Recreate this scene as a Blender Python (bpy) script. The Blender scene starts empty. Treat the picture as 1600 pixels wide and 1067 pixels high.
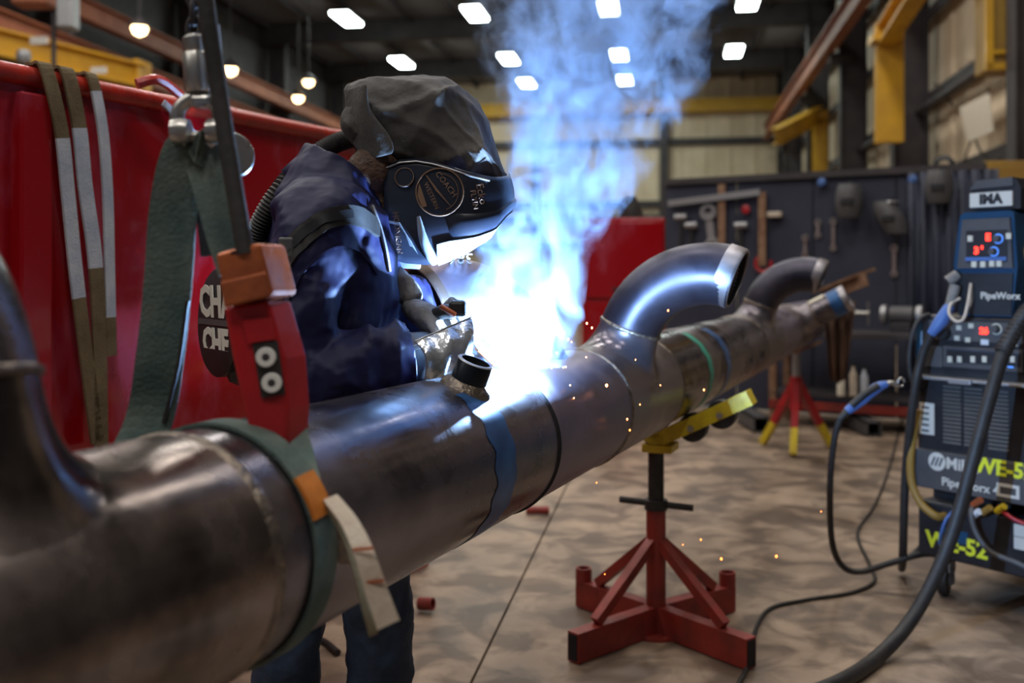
import bpy, bmesh, math, random
from mathutils import Vector, Matrix
random.seed(7)
V = Vector
sc = bpy.context.scene
C = sc.collection
# ------------------------------------------------------------------ camera, world, light, exposure
F, H, HOR = 1556.0, 1.30, 430.0            # focal length in pixels, eye height, horizon row
cam = bpy.data.cameras.new('camera'); camo = bpy.data.objects.new('camera', cam); C.objects.link(camo)
camo.location = (0, 0, H); camo.rotation_euler = (math.pi/2, 0, 0)
cam.sensor_width = 36; cam.lens = F/1600*36; cam.shift_y = (HOR-533.5)/1600
cam.clip_start = .05; cam.clip_end = 200
cam.dof.use_dof = True; cam.dof.focus_distance = 2.12; cam.dof.aperture_fstop = 2.4
sc.camera = camo
w = bpy.data.worlds.new('world'); sc.world = w; w.use_nodes = True
w.node_tree.nodes['Background'].inputs[0].default_value = (.62, .72, .95, 1)
w.node_tree.nodes['Background'].inputs[1].default_value = .10
sc.view_settings.view_transform = 'Standard'; sc.view_settings.look = 'None'
sc.view_settings.exposure = 0.0; sc.view_settings.gamma = 1; sc.view_settings.use_curve_mapping = False
sc.cycles.volume_step_rate = .6; sc.cycles.volume_max_steps = 160
sc.cycles.sample_clamp_indirect = 6
sc.cycles.max_bounces = 7; sc.cycles.volume_bounces = 1
LAMP = 34.0                                 # emission of a high-bay diffuser
ARC_W = 360.0                                # power of the welding arc
ARC = V((.022, 2.178, 1.096))

def at(px, py, Y): return V(((px-800)/F*Y, Y, H-(py-HOR)/F*Y))
BA, BR = V((.1555, .9878, 0)), V((.9878, -.1555, 0))      # building axis and its right
def B(r, b, z): return BR*r + BA*b + V((0, 0, z))
def on_wall(px, py, R):                     # point of the plane r = R seen at a pixel
    c = (px-800)/F; Y = R/(.9878*c-.1555); return V((c*Y, Y, H-(py-HOR)/F*Y))

# area lights of the high-bay rows over the working end of the hall (the rows ahead are built below)
for bb in (-3, 3.6, 9.8, 16.0):
    for rr in (-9.5, -5.6, -1.7, 2.2):
        l = bpy.data.lights.new('high_bay_light', 'AREA'); l.shape = 'RECTANGLE'; l.size = .7; l.size_y = 2.0
        l.energy = 150; l.color = (1, .96, .9)
        o = bpy.data.objects.new('high_bay_light', l); C.objects.link(o)
        o.location = B(rr, bb, 8.9); o.rotation_euler = (0, 0, math.atan2(BR.y, BR.x))
arcl = bpy.data.lights.new('arc_light', 'POINT'); arcl.energy = ARC_W; arcl.color = (.33, .58, 1); arcl.shadow_soft_size = .012; arcl.specular_factor = .5
arco = bpy.data.objects.new('arc_light', arcl); C.objects.link(arco); arco.location = ARC

# ------------------------------------------------------------------ materials
MATS = {}
def mat(name, col, rough=.5, metal=0, col2=None, scale=8, detail=4, bump=0, bscale=None, rvar=0, emit=0, ecol=None, stretch=None, lo=.35, hi=.7, spec=.5, coat=0, sheen=0):
    if name in MATS: return MATS[name]
    m = bpy.data.materials.new(name); m.use_nodes = True; MATS[name] = m
    nt = m.node_tree; N, L = nt.nodes, nt.links; p = N['Principled BSDF']
    p.inputs['Base Color'].default_value = (*col, 1); p.inputs['Roughness'].default_value = rough; p.inputs['Metallic'].default_value = metal
    p.inputs['Specular IOR Level'].default_value = spec; p.inputs['Coat Weight'].default_value = coat; p.inputs['Sheen Weight'].default_value = sheen
    if emit: p.inputs['Emission Color'].default_value = (*(ecol or col), 1); p.inputs['Emission Strength'].default_value = emit
    if col2 or bump or rvar:
        tc = N.new('ShaderNodeTexCoord'); vec = tc.outputs['Object']
        if stretch:
            mp = N.new('ShaderNodeMapping'); mp.inputs['Scale'].default_value = stretch; L.new(vec, mp.inputs[0]); vec = mp.outputs[0]
        n = N.new('ShaderNodeTexNoise'); n.inputs['Scale'].default_value = scale; n.inputs['Detail'].default_value = detail; n.inputs['Roughness'].default_value = .6
        L.new(vec, n.inputs['Vector'])
        if col2:
            r = N.new('ShaderNodeValToRGB'); r.color_ramp.elements[0].position = lo; r.color_ramp.elements[1].position = hi
            r.color_ramp.elements[0].color = (*col, 1); r.color_ramp.elements[1].color = (*col2, 1)
            L.new(n.outputs[0], r.inputs[0]); L.new(r.outputs[0], p.inputs['Base Color'])
        if rvar:
            mr = N.new('ShaderNodeMapRange'); mr.inputs[1].default_value = .3; mr.inputs[2].default_value = .7
            mr.inputs[3].default_value = max(.03, rough-rvar); mr.inputs[4].default_value = min(1, rough+rvar)
            L.new(n.outputs[0], mr.inputs[0]); L.new(mr.outputs[0], p.inputs['Roughness'])
        if bump:
            n2 = N.new('ShaderNodeTexNoise'); n2.inputs['Scale'].default_value = bscale or scale*3; n2.inputs['Detail'].default_value = 3
            L.new(vec, n2.inputs['Vector'])
            b = N.new('ShaderNodeBump'); b.inputs['Strength'].default_value = bump; b.inputs['Distance'].default_value = .01
            L.new(n2.outputs[0], b.inputs['Height']); L.new(b.outputs[0], p.inputs['Normal'])
    return m
def floor_mat():
    m = mat('concrete', (.21, .145, .098), .55, 0, (.45, .33, .235), 2.2, 12, .25, 14, .12, lo=.3, hi=.72)
    nt = m.node_tree; N, L = nt.nodes, nt.links; p = N['Principled BSDF']
    src = p.inputs['Base Color'].links[0].from_socket
    tc = N.new('ShaderNodeTexCoord')
    n = N.new('ShaderNodeTexNoise'); n.inputs['Scale'].default_value = 4.6; n.inputs['Detail'].default_value = 11; n.inputs['Distortion'].default_value = .7
    L.new(tc.outputs['Object'], n.inputs['Vector'])
    r = N.new('ShaderNodeValToRGB'); r.color_ramp.elements[0].position = .42; r.color_ramp.elements[1].position = .58
    r.color_ramp.elements[0].color = (.30, .28, .28, 1); r.color_ramp.elements[1].color = (1, 1, 1, 1)
    L.new(n.outputs[0], r.inputs[0])
    mx = N.new('ShaderNodeMix'); mx.data_type = 'RGBA'; mx.blend_type = 'MULTIPLY'; mx.inputs[0].default_value = .8
    L.new(src, mx.inputs[6]); L.new(r.outputs[0], mx.inputs[7]); L.new(mx.outputs[2], p.inputs['Base Color'])
    return m
M_floor = floor_mat()
M_joint = mat('joint', (.03, .028, .025), .9)
M_sheet = mat('wall_sheet', (.62, .48, .32), .6, 0, (.80, .66, .48), .8, 5, rvar=.1)
M_roof = mat('roof_sheet', (.12, .11, .12), .7, 0, (.17, .155, .165), .6)
M_dsteel = mat('dark_structural_steel', (.035, .03, .035), .6, .2, (.06, .05, .05), 3)
M_rail = mat('rust_primer_steel', (.26, .075, .035), .6, 0, (.38, .13, .06), 2)
M_yel = mat('crane_yellow', (.62, .34, .02), .45, 0, (.48, .25, .02), 2, rvar=.1)
M_yel2 = mat('stand_yellow', (.75, .58, .02), .4, 0, (.50, .33, .02), 14, rvar=.1, bump=.1)
M_lamp = mat('lamp_diffuser', (1, 1, 1), .5, emit=LAMP, ecol=(.86, 1, .94))
M_lampw = mat('warm_bulb', (1, .8, .5), .5, emit=9, ecol=(1, .70, .36))
M_white = mat('white_paint', (.75, .74, .70), .5)
M_red = mat('tank_red', (.34, .004, .008), .20, 0, (.40, .05, .085), 2.4, 6, .03, 5, .14, spec=.6, coat=.3, stretch=(1, 1, .45), lo=.5, hi=.62)  # pinkish noise patches: reflected sheen painted into the colour, along with chalky worn paint
M_redtop = mat('tank_red_rail', (.55, .03, .015), .3, 0, (.30, .03, .02), 9, rvar=.1)
M_redd = mat('device_red', (.45, .012, .016), .35, 0, (.30, .01, .015), 7, rvar=.08)
M_redst = mat('stand_red', (.30, .03, .02), .5, .1, (.16, .025, .018), 9, rvar=.12, bump=.15)
M_org = mat('worn_orange', (.55, .15, .05), .32, .35, (.28, .07, .03), 16, rvar=.1, bump=.1)
M_orgtag = mat('orange_tag', (.62, .20, .02), .6, 0, (.40, .11, .01), 20)
M_pipe = mat('mill_steel', (.06, .054, .066), .28, .9, (.27, .235, .25), 3.0, 9, .08, 22, .15, stretch=(1, 1, 1.6))
M_pup = mat('bare_steel', (.15, .13, .175), .42, .85, (.27, .235, .30), 7, 6, .05, 40, .1)
M_tee = mat('tee_steel', (.15, .13, .15), .38, .8, (.24, .21, .22), 6, 6, .06, 30, .12)
M_teen = mat('brown_steel', (.07, .056, .05), .28, .9, (.42, .34, .30), 3.5, 8, .10, 16, .15)
M_elb = mat('dark_elbow_steel', (.046, .044, .062), .47, .85, (.095, .088, .115), 5, 5, .04, 24, .1)
M_ground = mat('ground_bright_steel', (.34, .32, .34), .46, .9, (.38, .36, .38), 22, rvar=.1)
M_bead = mat('weld_bead', (.13, .11, .10), .4, .8, (.30, .24, .18), 40, bump=.5, bscale=90)
M_inside = mat('pipe_bore', (.055, .038, .032), .5, .5, (.11, .075, .055), 6)
M_bore = mat('dark_bore', (.012, .012, .014), .7, .3)
M_coup = mat('black_coupling', (.012, .016, .024), .35, .6)
M_tapeb = mat('blue_paint_band', (.012, .055, .17), .4, .3, (.03, .13, .34), 12)
M_tapeg = mat('green_paint_band', (.03, .28, .20), .5, .1)
M_chalk = mat('chalk', (.65, .68, .72), .9)
M_blk = mat('black_rubber', (.014, .013, .013), .55, 0, (.03, .026, .024), 20, bump=.1)
M_blkp = mat('black_powder_coat', (.012, .012, .014), .42, 0, (.022, .022, .026), 12)
M_gry = mat('grey_panel', (.060, .058, .062), .5, 0, (.08, .078, .08), 8)
M_slat = mat('slat_grey', (.16, .155, .145), .5, .2)
M_lgry = mat('silver_grey', (.35, .35, .36), .4, .6)
M_zinc = mat('zinc_steel', (.55, .53, .50), .32, .9, (.38, .36, .33), 14, rvar=.1)
M_sling = mat('green_webbing', (.045, .085, .082), .85, 0, (.15, .175, .145), 12, 5, .3, 160, lo=.3, hi=.75)
M_slingd = mat('dirty_webbing', (.11, .075, .035), .9, 0, (.20, .15, .08), 10, bump=.3, bscale=160)
M_slingw = mat('white_webbing', (.42, .47, .56), .8, 0, (.60, .62, .66), 14, bump=.3, bscale=160)
M_slingc = mat('cream_webbing', (.62, .54, .44), .8, 0, (.45, .36, .28), 16, bump=.2, bscale=160)
M_jack = mat('navy_cloth', (.007, .008, .038), .58, 0, (.013, .012, .052), 4, bump=.5, bscale=11, spec=.22)
M_jean = mat('denim', (.012, .028, .062), .8, 0, (.03, .055, .11), 16, bump=.4, bscale=30)
M_hood = mat('charcoal_canvas', (.045, .042, .041), .8, 0, (.075, .067, .062), 9, bump=.6, bscale=22, sheen=.1)
M_helm = mat('helmet_black', (.010, .013, .024), .30, 0, (.014, .018, .03), 6, spec=.6)
M_helmg = mat('helmet_bezel', (.22, .25, .29), .3, .1)
M_gold = mat('bronze_print', (.22, .125, .075), .5, .2)
M_skin = mat('skin', (.42, .20, .12), .55)
M_hair = mat('brown_hair', (.045, .022, .014), .7, 0, (.09, .04, .02), 60, bump=.6, bscale=120)
M_leath = mat('grey_leather', (.13, .125, .12), .75, 0, (.26, .24, .22), 16, bump=.4, bscale=50)
M_alum = mat('aluminised_fabric', (.72, .74, .76), .24, .85, (.55, .58, .62), 24, bump=.55, bscale=26)
M_cuff = mat('gauntlet_black', (.014, .016, .024), .5, 0, (.03, .035, .05), 20)
M_cyan = mat('teal_piping', (.05, .28, .27), .5)
M_blue = mat('feeder_blue', (.008, .045, .105), .35, 0, (.01, .06, .13), 6)
M_blue2 = mat('handle_blue', (.07, .15, .40), .45)
M_led = mat('red_led', (1, .02, .01), .5, emit=5, ecol=(1, .03, .015))
M_bled = mat('blue_led', (.1, .3, 1), .5, emit=.7, ecol=(.12, .35, 1))
M_btn = mat('button_white', (.62, .60, .50), .5)
M_prn = mat('label_print', (.60, .58, .52), .6)
M_yprn = mat('yellow_sticker_print', (.72, .75, .03), .5)
M_navyb = mat('tool_board', (.022, .026, .048), .75, 0, (.035, .038, .062), 3)
M_rust = mat('rusty_steel', (.19, .09, .05), .7, .2, (.32, .2, .12), 10, bump=.2)
M_leathb = mat('brown_canvas', (.15, .085, .055), .85, 0, (.09, .05, .04), 5, bump=.3)
M_spark = mat('spark', (1, .35, .08), .5, emit=7, ecol=(1, .22, .04))
M_arc = mat('arc_core', (1, 1, 1), .5, emit=320, ecol=(.75, .88, 1))
M_paper = mat('paper', (.72, .66, .54), .8)
M_cab = mat('ochre_cabinet', (.34, .20, .03), .55, 0, (.27, .15, .03), 3)

# ------------------------------------------------------------------ mesh helpers
def link(name, me, m=None, parent=None, smooth=False):
    o = bpy.data.objects.new(name, me); C.objects.link(o)
    if m is not None and not me.materials: me.materials.append(m)
    if smooth:
        for p in me.polygons: p.use_smooth = True
    if parent is not None:
        o.parent = parent
        o.matrix_parent_inverse = Matrix.Translation(-root_loc(parent))
    return o
def root_loc(p):
    l = V(p.get('_loc', (0, 0, 0)))
    return l
def raw(verts, faces, name='m'):
    me = bpy.data.meshes.new(name); me.from_pydata([tuple(v) for v in verts], [], faces); me.update(); return me
def tag(o, label=None, cat=None, group=None, kind=None):
    if label: o['label'] = label
    if cat: o['category'] = cat
    if group: o['group'] = group
    if kind: o['kind'] = kind
    return o
ROOTS = []
def thing(name, label, cat, loc=(0, 0, 0), group=None, kind=None):
    o = bpy.data.objects.new(name, None); C.objects.link(o); o.empty_display_size = .05
    o.location = loc; o['_loc'] = tuple(loc); ROOTS.append(o)
    return tag(o, label, cat, group, kind)
class G:                                     # collects geometry for ONE mesh
    def __init__(s): s.v = []; s.f = []
    def add(s, vs, fs):
        n = len(s.v); s.v += [V(v) for v in vs]; s.f += [tuple(i+n for i in f) for f in fs]; return s
    def box(s, c, size, ax=None, bev=0):
        c = V(c); sx, sy, sz = [k/2 for k in size]
        X, Y, Z = ax if ax else (V((1, 0, 0)), V((0, 1, 0)), V((0, 0, 1)))
        if bev <= 0:
            vs = [c+X*(a*sx)+Y*(b*sy)+Z*(d*sz) for a in (-1, 1) for b in (-1, 1) for d in (-1, 1)]
            return s.add(vs, [(0, 1, 3, 2), (4, 6, 7, 5), (0, 4, 5, 1), (2, 3, 7, 6), (0, 2, 6, 4), (1, 5, 7, 3)])
        bm = bmesh.new(); bmesh.ops.create_cube(bm, size=1)
        for v in bm.verts: v.co = V((v.co.x*size[0], v.co.y*size[1], v.co.z*size[2]))
        bmesh.ops.bevel(bm, geom=bm.edges[:], offset=bev, segments=2, affect='EDGES', profile=.5)
        bm.verts.index_update()
        vs = [c+X*v.co.x+Y*v.co.y+Z*v.co.z for v in bm.verts]; fs = [[v.index for v in f.verts] for f in bm.faces]; bm.free()
        return s.add(vs, fs)
    def bar(s, a, b, wd, ht, up=(0, 0, 1), bev=0):
        a, b = V(a), V(b); X = (b-a).normalized(); Y = V(up).cross(X).normalized(); Z = X.cross(Y)
        return s.box((a+b)/2, ((b-a).length, wd, ht), (X, Y, Z), bev)
    def tube(s, pts, rad, n=12, cap=True, mod=None, flat=None, up=None):
        pts = [V(p) for p in pts]; k = len(pts); rad = rad if isinstance(rad, (list, tuple)) else [rad]*k
        base = len(s.v); T = []
        for i in range(k):
            a = pts[max(0, i-1)]; b = pts[min(k-1, i+1)]; T.append((b-a).normalized())
        ref = V(up) if up is not None else (V((0, 0, 1)) if abs(T[0].z) < .9 else V((1, 0, 0)))
        nrm = (ref - T[0]*ref.dot(T[0])).normalized(); vs = []
        for i in range(k):
            nrm = (nrm - T[i]*nrm.dot(T[i])).normalized(); bi = T[i].cross(nrm)
            for j in range(n):
                a = 2*math.pi*j/n; r = rad[i]
                if mod: r *= mod(i/(k-1), a)
                fa = flat if flat else 1
                vs.append(pts[i]+nrm*(math.cos(a)*r)+bi*(math.sin(a)*r*fa))
        fs = [(i*n+j, i*n+(j+1) % n, (i+1)*n+(j+1) % n, (i+1)*n+j) for i in range(k-1) for j in range(n)]
        if cap: fs += [tuple(reversed(range(n))), tuple((k-1)*n+j for j in range(n))]
        return s.add(vs, fs)
    def cyl(s, a, b, r, n=16, r2=None): return s.tube([a, b], [r, r if r2 is None else r2], n)
    def lathe(s, o, axis, prof, n=24, close=False):      # prof: (radius, height)
        o, axis = V(o), V(axis).normalized(); ref = V((0, 0, 1)) if abs(axis.z) < .9 else V((1, 0, 0))
        X = (ref-axis*ref.dot(axis)).normalized(); Y = axis.cross(X); k = len(prof)
        vs = [o+axis*h+(X*math.cos(2*math.pi*j/n)+Y*math.sin(2*math.pi*j/n))*r for r, h in prof for j in range(n)]
        fs = [(i*n+j, i*n+(j+1) % n, ((i+1) % k)*n+(j+1) % n, ((i+1) % k)*n+j) for i in range(k if close else k-1) for j in range(n)]
        return s.add(vs, fs)
    def ring(s, o, axis, R, r, n=28, m=8):
        return s.lathe(o, axis, [(R+r*math.cos(2*math.pi*i/m), r*math.sin(2*math.pi*i/m)) for i in range(m)], n, True)
    def strip(s, pts, wd, th, side):         # a webbing strap: points, width direction(s), thickness
        pts = smooth_path(pts, 6 if len(pts) < 14 else 1); k = len(pts); sides = side if isinstance(side, list) else [side]*k
        if len(sides) != k: sides = [V(sides[0]).lerp(V(sides[-1]), i/(k-1)) for i in range(k)]
        vs = []
        for i in range(k):
            t = (pts[min(k-1, i+1)]-pts[max(0, i-1)]).normalized(); sd = V(sides[i]); sd = (sd-t*sd.dot(t)).normalized(); nn = t.cross(sd)
            wi = wd if not isinstance(wd, (list, tuple)) else wd[0]+(wd[1]-wd[0])*i/(k-1)
            for a, b in ((-1, -1), (1, -1), (1, 1), (-1, 1)): vs.append(pts[i]+sd*(a*wi/2)+nn*(b*th/2))
        fs = [(i*4+j, i*4+(j+1) % 4, i*4+4+(j+1) % 4, i*4+4+j) for i in range(k-1) for j in range(4)]
        fs += [(3, 2, 1, 0), tuple((k-1)*4+j for j in range(4))]
        return s.add(vs, fs)
    def prism(s, poly, ext):                 # closed 3-D polygon swept along ext
        n = len(poly); e = V(ext); vs = [V(p) for p in poly]+[V(p)+e for p in poly]
        return s.add(vs, [tuple(range(n)), tuple(reversed(range(n, 2*n)))]+[(i, n+i, n+(i+1) % n, (i+1) % n) for i in range(n)])
    def build(s, name, m, parent=None, smooth=False, **kw):
        me = raw(s.v, s.f, name)
        bm = bmesh.new(); bm.from_mesh(me); bmesh.ops.recalc_face_normals(bm, faces=bm.faces[:]); bm.to_mesh(me); bm.free()
        o = link(name, me, m, parent, False)
        if smooth: me.shade_smooth(); me.set_sharp_from_angle(angle=math.radians(40))
        if kw: tag(o, **kw)
        return o
def smooth_path(pts, sub=8):                 # Catmull-Rom
    pts = [V(p) for p in pts]; out = []
    if len(pts) < 3:
        return [pts[0].lerp(pts[-1], i/sub) for i in range(sub+1)]
    for i in range(len(pts)-1):
        p0 = pts[max(0, i-1)]; p1 = pts[i]; p2 = pts[i+1]; p3 = pts[min(len(pts)-1, i+2)]
        for j in range(sub):
            t = j/sub
            out.append(.5*((2*p1)+(p2-p0)*t+(2*p0-5*p1+4*p2-p3)*t*t+(3*p1-p0-3*p2+p3)*t**3))
    out.append(pts[-1]); return out
def lerpr(rs, k):                            # resample radii
    return [rs[min(len(rs)-2, int(i/(k-1)*(len(rs)-1)))]*(1-((i/(k-1)*(len(rs)-1))-min(len(rs)-2, int(i/(k-1)*(len(rs)-1)))))
            + rs[min(len(rs)-2, int(i/(k-1)*(len(rs)-1)))+1]*((i/(k-1)*(len(rs)-1))-min(len(rs)-2, int(i/(k-1)*(len(rs)-1)))) for i in range(k)]
def interp(x, xs, ys):
    if x <= xs[0]: return ys[0]
    for i in range(len(xs)-1):
        if x <= xs[i+1]: return ys[i]+(ys[i+1]-ys[i])*(x-xs[i])/(xs[i+1]-xs[i])
    return ys[-1]
def text_mesh(s, size, ext=0.0, align='CENTER', bold=0):
    cu = bpy.data.curves.new('lettering', 'FONT'); cu.body = s; cu.size = size; cu.extrude = ext; cu.align_x = align; cu.align_y = 'CENTER'; cu.offset = bold; cu.resolution_u = 2
    o = bpy.data.objects.new('lettering_tmp', cu); C.objects.link(o); bpy.context.view_layer.update()
    me = bpy.data.meshes.new_from_object(o.evaluated_get(bpy.context.evaluated_depsgraph_get()))
    bpy.data.objects.remove(o); bpy.data.curves.remove(cu); return me
def letter(s, size, org, ux, uy, m, parent, name='lettering', ext=.0008, align='CENTER', bold=0, fn=None):
    me = text_mesh(s, size, ext, align, bold); ux, uy = V(ux).normalized(), V(uy).normalized(); un = ux.cross(uy)
    for v in me.vertices:
        v.co = fn(v.co) if fn else V(org)+ux*v.co.x+uy*v.co.y+un*v.co.z
    me.materials.clear(); return link(name, me, m, parent)
def dup(root, loc, label=None, rot=None, scale=None):
    r = root.copy(); C.objects.link(r); r.location = loc; r['_loc'] = tuple(loc)
    if rot is not None: r.rotation_euler = rot
    if scale is not None: r.scale = scale
    if label: r['label'] = label
    for ch in [o for o in C.objects if o.parent == root]:
        c = ch.copy(); C.objects.link(c); c.parent = r; c.matrix_parent_inverse = ch.matrix_parent_inverse.copy()
    return r

# ------------------------------------------------------------------ the hall
R0, L0, ZC = 4.9, 42.5, 9.6                  # right wall, end wall, roof
RL = -13.4
g = G(); g.box(B(-4.2, 16, -.06), (22, 64, .06), (BR, BA, V((0, 0, 1))))
floor = g.build('floor', M_joint, kind='structure')
fr0 = at(800, 770, 5.95).x; j0 = BR.dot(V((.306, 5.95, 0)))      # the saw-cut seen on the floor
cuts_r = [j0-13.8, j0-9.2, j0-4.6, j0, j0+4.6, j0+6.6]; cuts_b = [-12, -6.5, -1, 4.5+4.1, 14.2, 19.7, 25.2, 30.7, 36.2, 44]
for i in range(len(cuts_r)-1):
    for k in range(len(cuts_b)-1):
        a, b, c, d = cuts_r[i]+.005, cuts_r[i+1]-.005, cuts_b[k]+.005, cuts_b[k+1]-.005
        gg = G(); gg.box(B((a+b)/2, (c+d)/2, -.02), (b-a, d-c, .04), (BR, BA, V((0, 0, 1)))); gg.build('concrete_slab', M_floor, floor)
g = G(); g.box(B(-4.2, 16, ZC+.05), (19, 64, .1), (BR, BA, V((0, 0, 1)))); ceil = g.build('ceiling', M_roof, kind='structure')
rme = None
for k in range(9):
    bb = -6+6.2*k
    gg = G(); gg.box(B(-4.2, bb, ZC-.35), (18.6, .12, .7), (BR, BA, V((0, 0, 1)))); gg.box(B(-4.2, bb, ZC-.7), (18.6, .3, .03), (BR, BA, V((0, 0, 1)))); gg.build('rafter', M_dsteel, ceil)
for k in range(12):
    rr = -13+1.6*k
    gg = G(); gg.box(B(rr, 16, ZC-.1), (.08, 63, .2), (BR, BA, V((0, 0, 1)))); gg.build('purlin', M_dsteel, ceil)
def sheet(name, p0, dx, n, wd, z0, z1, parent, nrm):             # ribbed wall sheets, each its own piece
    for i in range(n):
        a = p0+dx*(i*wd+.004); gg = G(); prof = [(0, 0), (wd*.36, 0), (wd*.40, .03), (wd*.56, .03), (wd*.60, 0), (wd-.008, 0)]
        vs = [];
        for z in (z0, z1):
            for u, d in prof: vs.append(a+dx*u+nrm*d+V((0, 0, z)))
        k = len(prof); vs += [v-nrm*.02 for v in vs]
        fs = [(j, j+1, k+j+1, k+j) for j in range(k-1)]+[(2*k+j+1, 2*k+j, 3*k+j, 3*k+j+1) for j in range(k-1)]
        gg.add(vs, fs); gg.build('wall_sheet', M_sheet, parent)
Z1 = V((0, 0, 1))
g = G(); g.box(B(R0+.15, 18, ZC/2), (.06, 60, ZC), (BR, BA, Z1)); wr = g.build('wall_right', M_dsteel, kind='structure')
sheet('s', B(R0+.08, 8, 0), BA, 34, 1.02, 0, ZC, wr, -BR)
for z in (1.6, 3.15, 4.65, 6.2, 7.7):
    gg = G(); gg.box(B(R0-.06, 18, z), (.18, 58, .06), (BR, BA, Z1)); gg.box(B(R0-.15, 18, z-.07), (.02, 58, .2), (BR, BA, Z1)); gg.build('girt', M_dsteel, wr)
for bb in (13.0, 19.6, 25.4, 31.2, 37.4):
    gg = G(); gg.box(B(R0-.45, bb, ZC/2), (.6, .02, ZC), (BR, BA, Z1))
    for s in (-.75, -.15): gg.box(B(R0+s, bb, ZC/2), (.03, .34, ZC), (BR, BA, Z1))
    gg.build('column', M_dsteel, wr)
for (p1, p2) in (((1505, 175), (1540, 255)), ((1545, 140), (1503, 262)), ((1460, 130), (1490, 165))):
    gg = G(); gg.cyl(on_wall(*p1, R0-.2), on_wall(*p2, R0-.2), .018, 8); gg.build('brace_rod', M_dsteel, wr)
for z, r_ in ((4.35, .07), (2.75, .06)):
    gg = G(); gg.tube([B(R0-.3, 6, z), B(R0-.3, 30, z)], r_, 10); gg.build('conduit_pipe', M_dsteel, wr, True)
g = G(); g.box(B(-4.2, L0+.1, ZC/2), (18.6, .06, ZC), (BR, BA, Z1)); wb = g.build('wall_back', M_dsteel, kind='structure')
sheet('s', B(-13.3, L0, 0), BR, 18, 1.02, 0, ZC, wb, -BA)
for z in (2.6, 3.7, 4.3, 6.9):
    gg = G(); gg.box(B(-4.2, L0-.12, z), (18.4, .2, .28), (BR, BA, Z1)); gg.build('girt', M_dsteel, wb)
for rr in (-10, -5.6, -.2, 4.6):
    gg = G(); gg.box(B(rr, L0-.2, ZC/2), (.35, .35, ZC), (BR, BA, Z1)); gg.build('column', M_dsteel, wb)
gg = G(); gg.box(B(-4.2, L0-.45, 8.35), (18.2, .35, .55), (BR, BA, Z1)); gg.build('end_beam', M_yel, wb)
for rr in (-.9, 2.6):                        # wall lamps on the end wall
    pass
g = G(); g.box(B(RL, 18, ZC/2), (.06, 60, ZC), (BR, BA, Z1)); wl = g.build('wall_left', M_dsteel, kind='structure')
for bb in (7, 13.2, 19.4, 25.6, 31.8, 38):
    gg = G(); gg.box(B(RL+.45, bb, ZC/2), (.6, .3, ZC), (BR, BA, Z1)); gg.build('column', M_dsteel, wl)
for z in (2.2, 4.4):
    gg = G(); gg.box(B(RL+.1, 18, z), (.1, 58, .2), (BR, BA, Z1)); gg.build('girt', M_dsteel, wl)

# crane runway rails
def ibeam(gg, a, b, h, wdt):
    a, b = V(a), V(b); X = (b-a).normalized(); Y = Z1.cross(X).normalized(); Z = X.cross(Y); c = (a+b)/2; l = (b-a).length
    gg.box(c, (l, wdt*.12, h), (X, Y, Z)); gg.box(c+Z*h/2, (l, wdt, h*.09), (X, Y, Z)); gg.box(c-Z*h/2, (l, wdt, h*.09), (X, Y, Z)); return gg
t = thing('crane_runway', 'rust-red crane runway beam along the right wall under the roof', 'beam', B(4.0, 20, 7.0))
ibeam(G(), B(3.85, 8, 7.0), B(3.85, 41, 7.0), .5, .26).build('beam', M_rail, t)
g = G(); g.box(B(3.85, 24.5, 7.31), (.07, 33, .08), (BR, BA, Z1)); g.build('rail', M_dsteel, t)
for bb in (13, 19.6, 25.4, 31.2, 37.4):
    gg = G(); gg.box(B(4.15, bb, 6.6), (.5, .3, .25), (BR, BA, Z1)); gg.build('bracket', M_dsteel, t)
t = thing('crane_runway', 'rust-red crane runway beams along the far left wall, behind the hoist', 'beam', B(-12.4, 20, 7.0))
for z in (7.0, 6.05):
    ibeam(G(), B(-12.4, 8, z), B(-12.4, 41, z), .42, .26).build('beam', M_rail, t)
for bb in (13.2, 19.4, 25.6, 31.8, 38):
    gg = G(); gg.box(B(-12.75, bb, 6.5), (.5, .25, 1.0), (BR, BA, Z1)); gg.build('bracket', M_dsteel, t)

# yellow jib cranes
def jib(label, base, z0, z1, boom_a, boom_b, bh, trolley=None):
    t = thing('jib_crane', label, 'crane', base)
    ibm = G(); c = V(base)
    ibm.box(c+V((0, 0, (z0+z1)/2-c.z)), (.46, .06, z1-z0), (BR, BA, Z1)); ibm.box(c+BA*.2+V((0, 0, (z0+z1)/2-c.z)), (.42, .06, z1-z0), (BR, BA, Z1)); ibm.box(c+BA*.1+V((0, 0, (z0+z1)/2-c.z)), (.08, .2, z1-z0), (BR, BA, Z1))
    ibm.build('mast', M_yel, t)
    ibeam(G(), boom_a, boom_b, bh, .3).build('boom', M_yel, t)
    g = G(); g.box(V(boom_a)+V((0, 0, -bh*.2)), (.5, .5, .12), (BR, BA, Z1)); g.build('hinge_bracket', M_yel, t)
    if trolley is not None:
        g = G(); g.box(V(boom_a).lerp(V(boom_b), trolley)-V((0, 0, bh*.5+.2)), (.4, .4, .35), (BR, BA, Z1), .05); g.build('hoist_trolley', M_dsteel, t)
        g = G(); g.cyl(V(boom_a).lerp(V(boom_b), trolley)-V((0, 0, bh*.5+.3)), V(boom_a).lerp(V(boom_b), trolley)-V((0, 0, bh*.5+.9)), .03, 8); g.build('hook_chain', M_dsteel, t)
pA = at(1390, 130, 17.0)
jib('yellow jib crane on the dark right-hand column, mast hanging down', pA, at(0, 222, 17).z, at(0, 35, 17).z, at(1384, 55, 17.0), at(1462, -70, 13.2), .34)
pB = at(1281, 230, 30.0)
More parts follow.
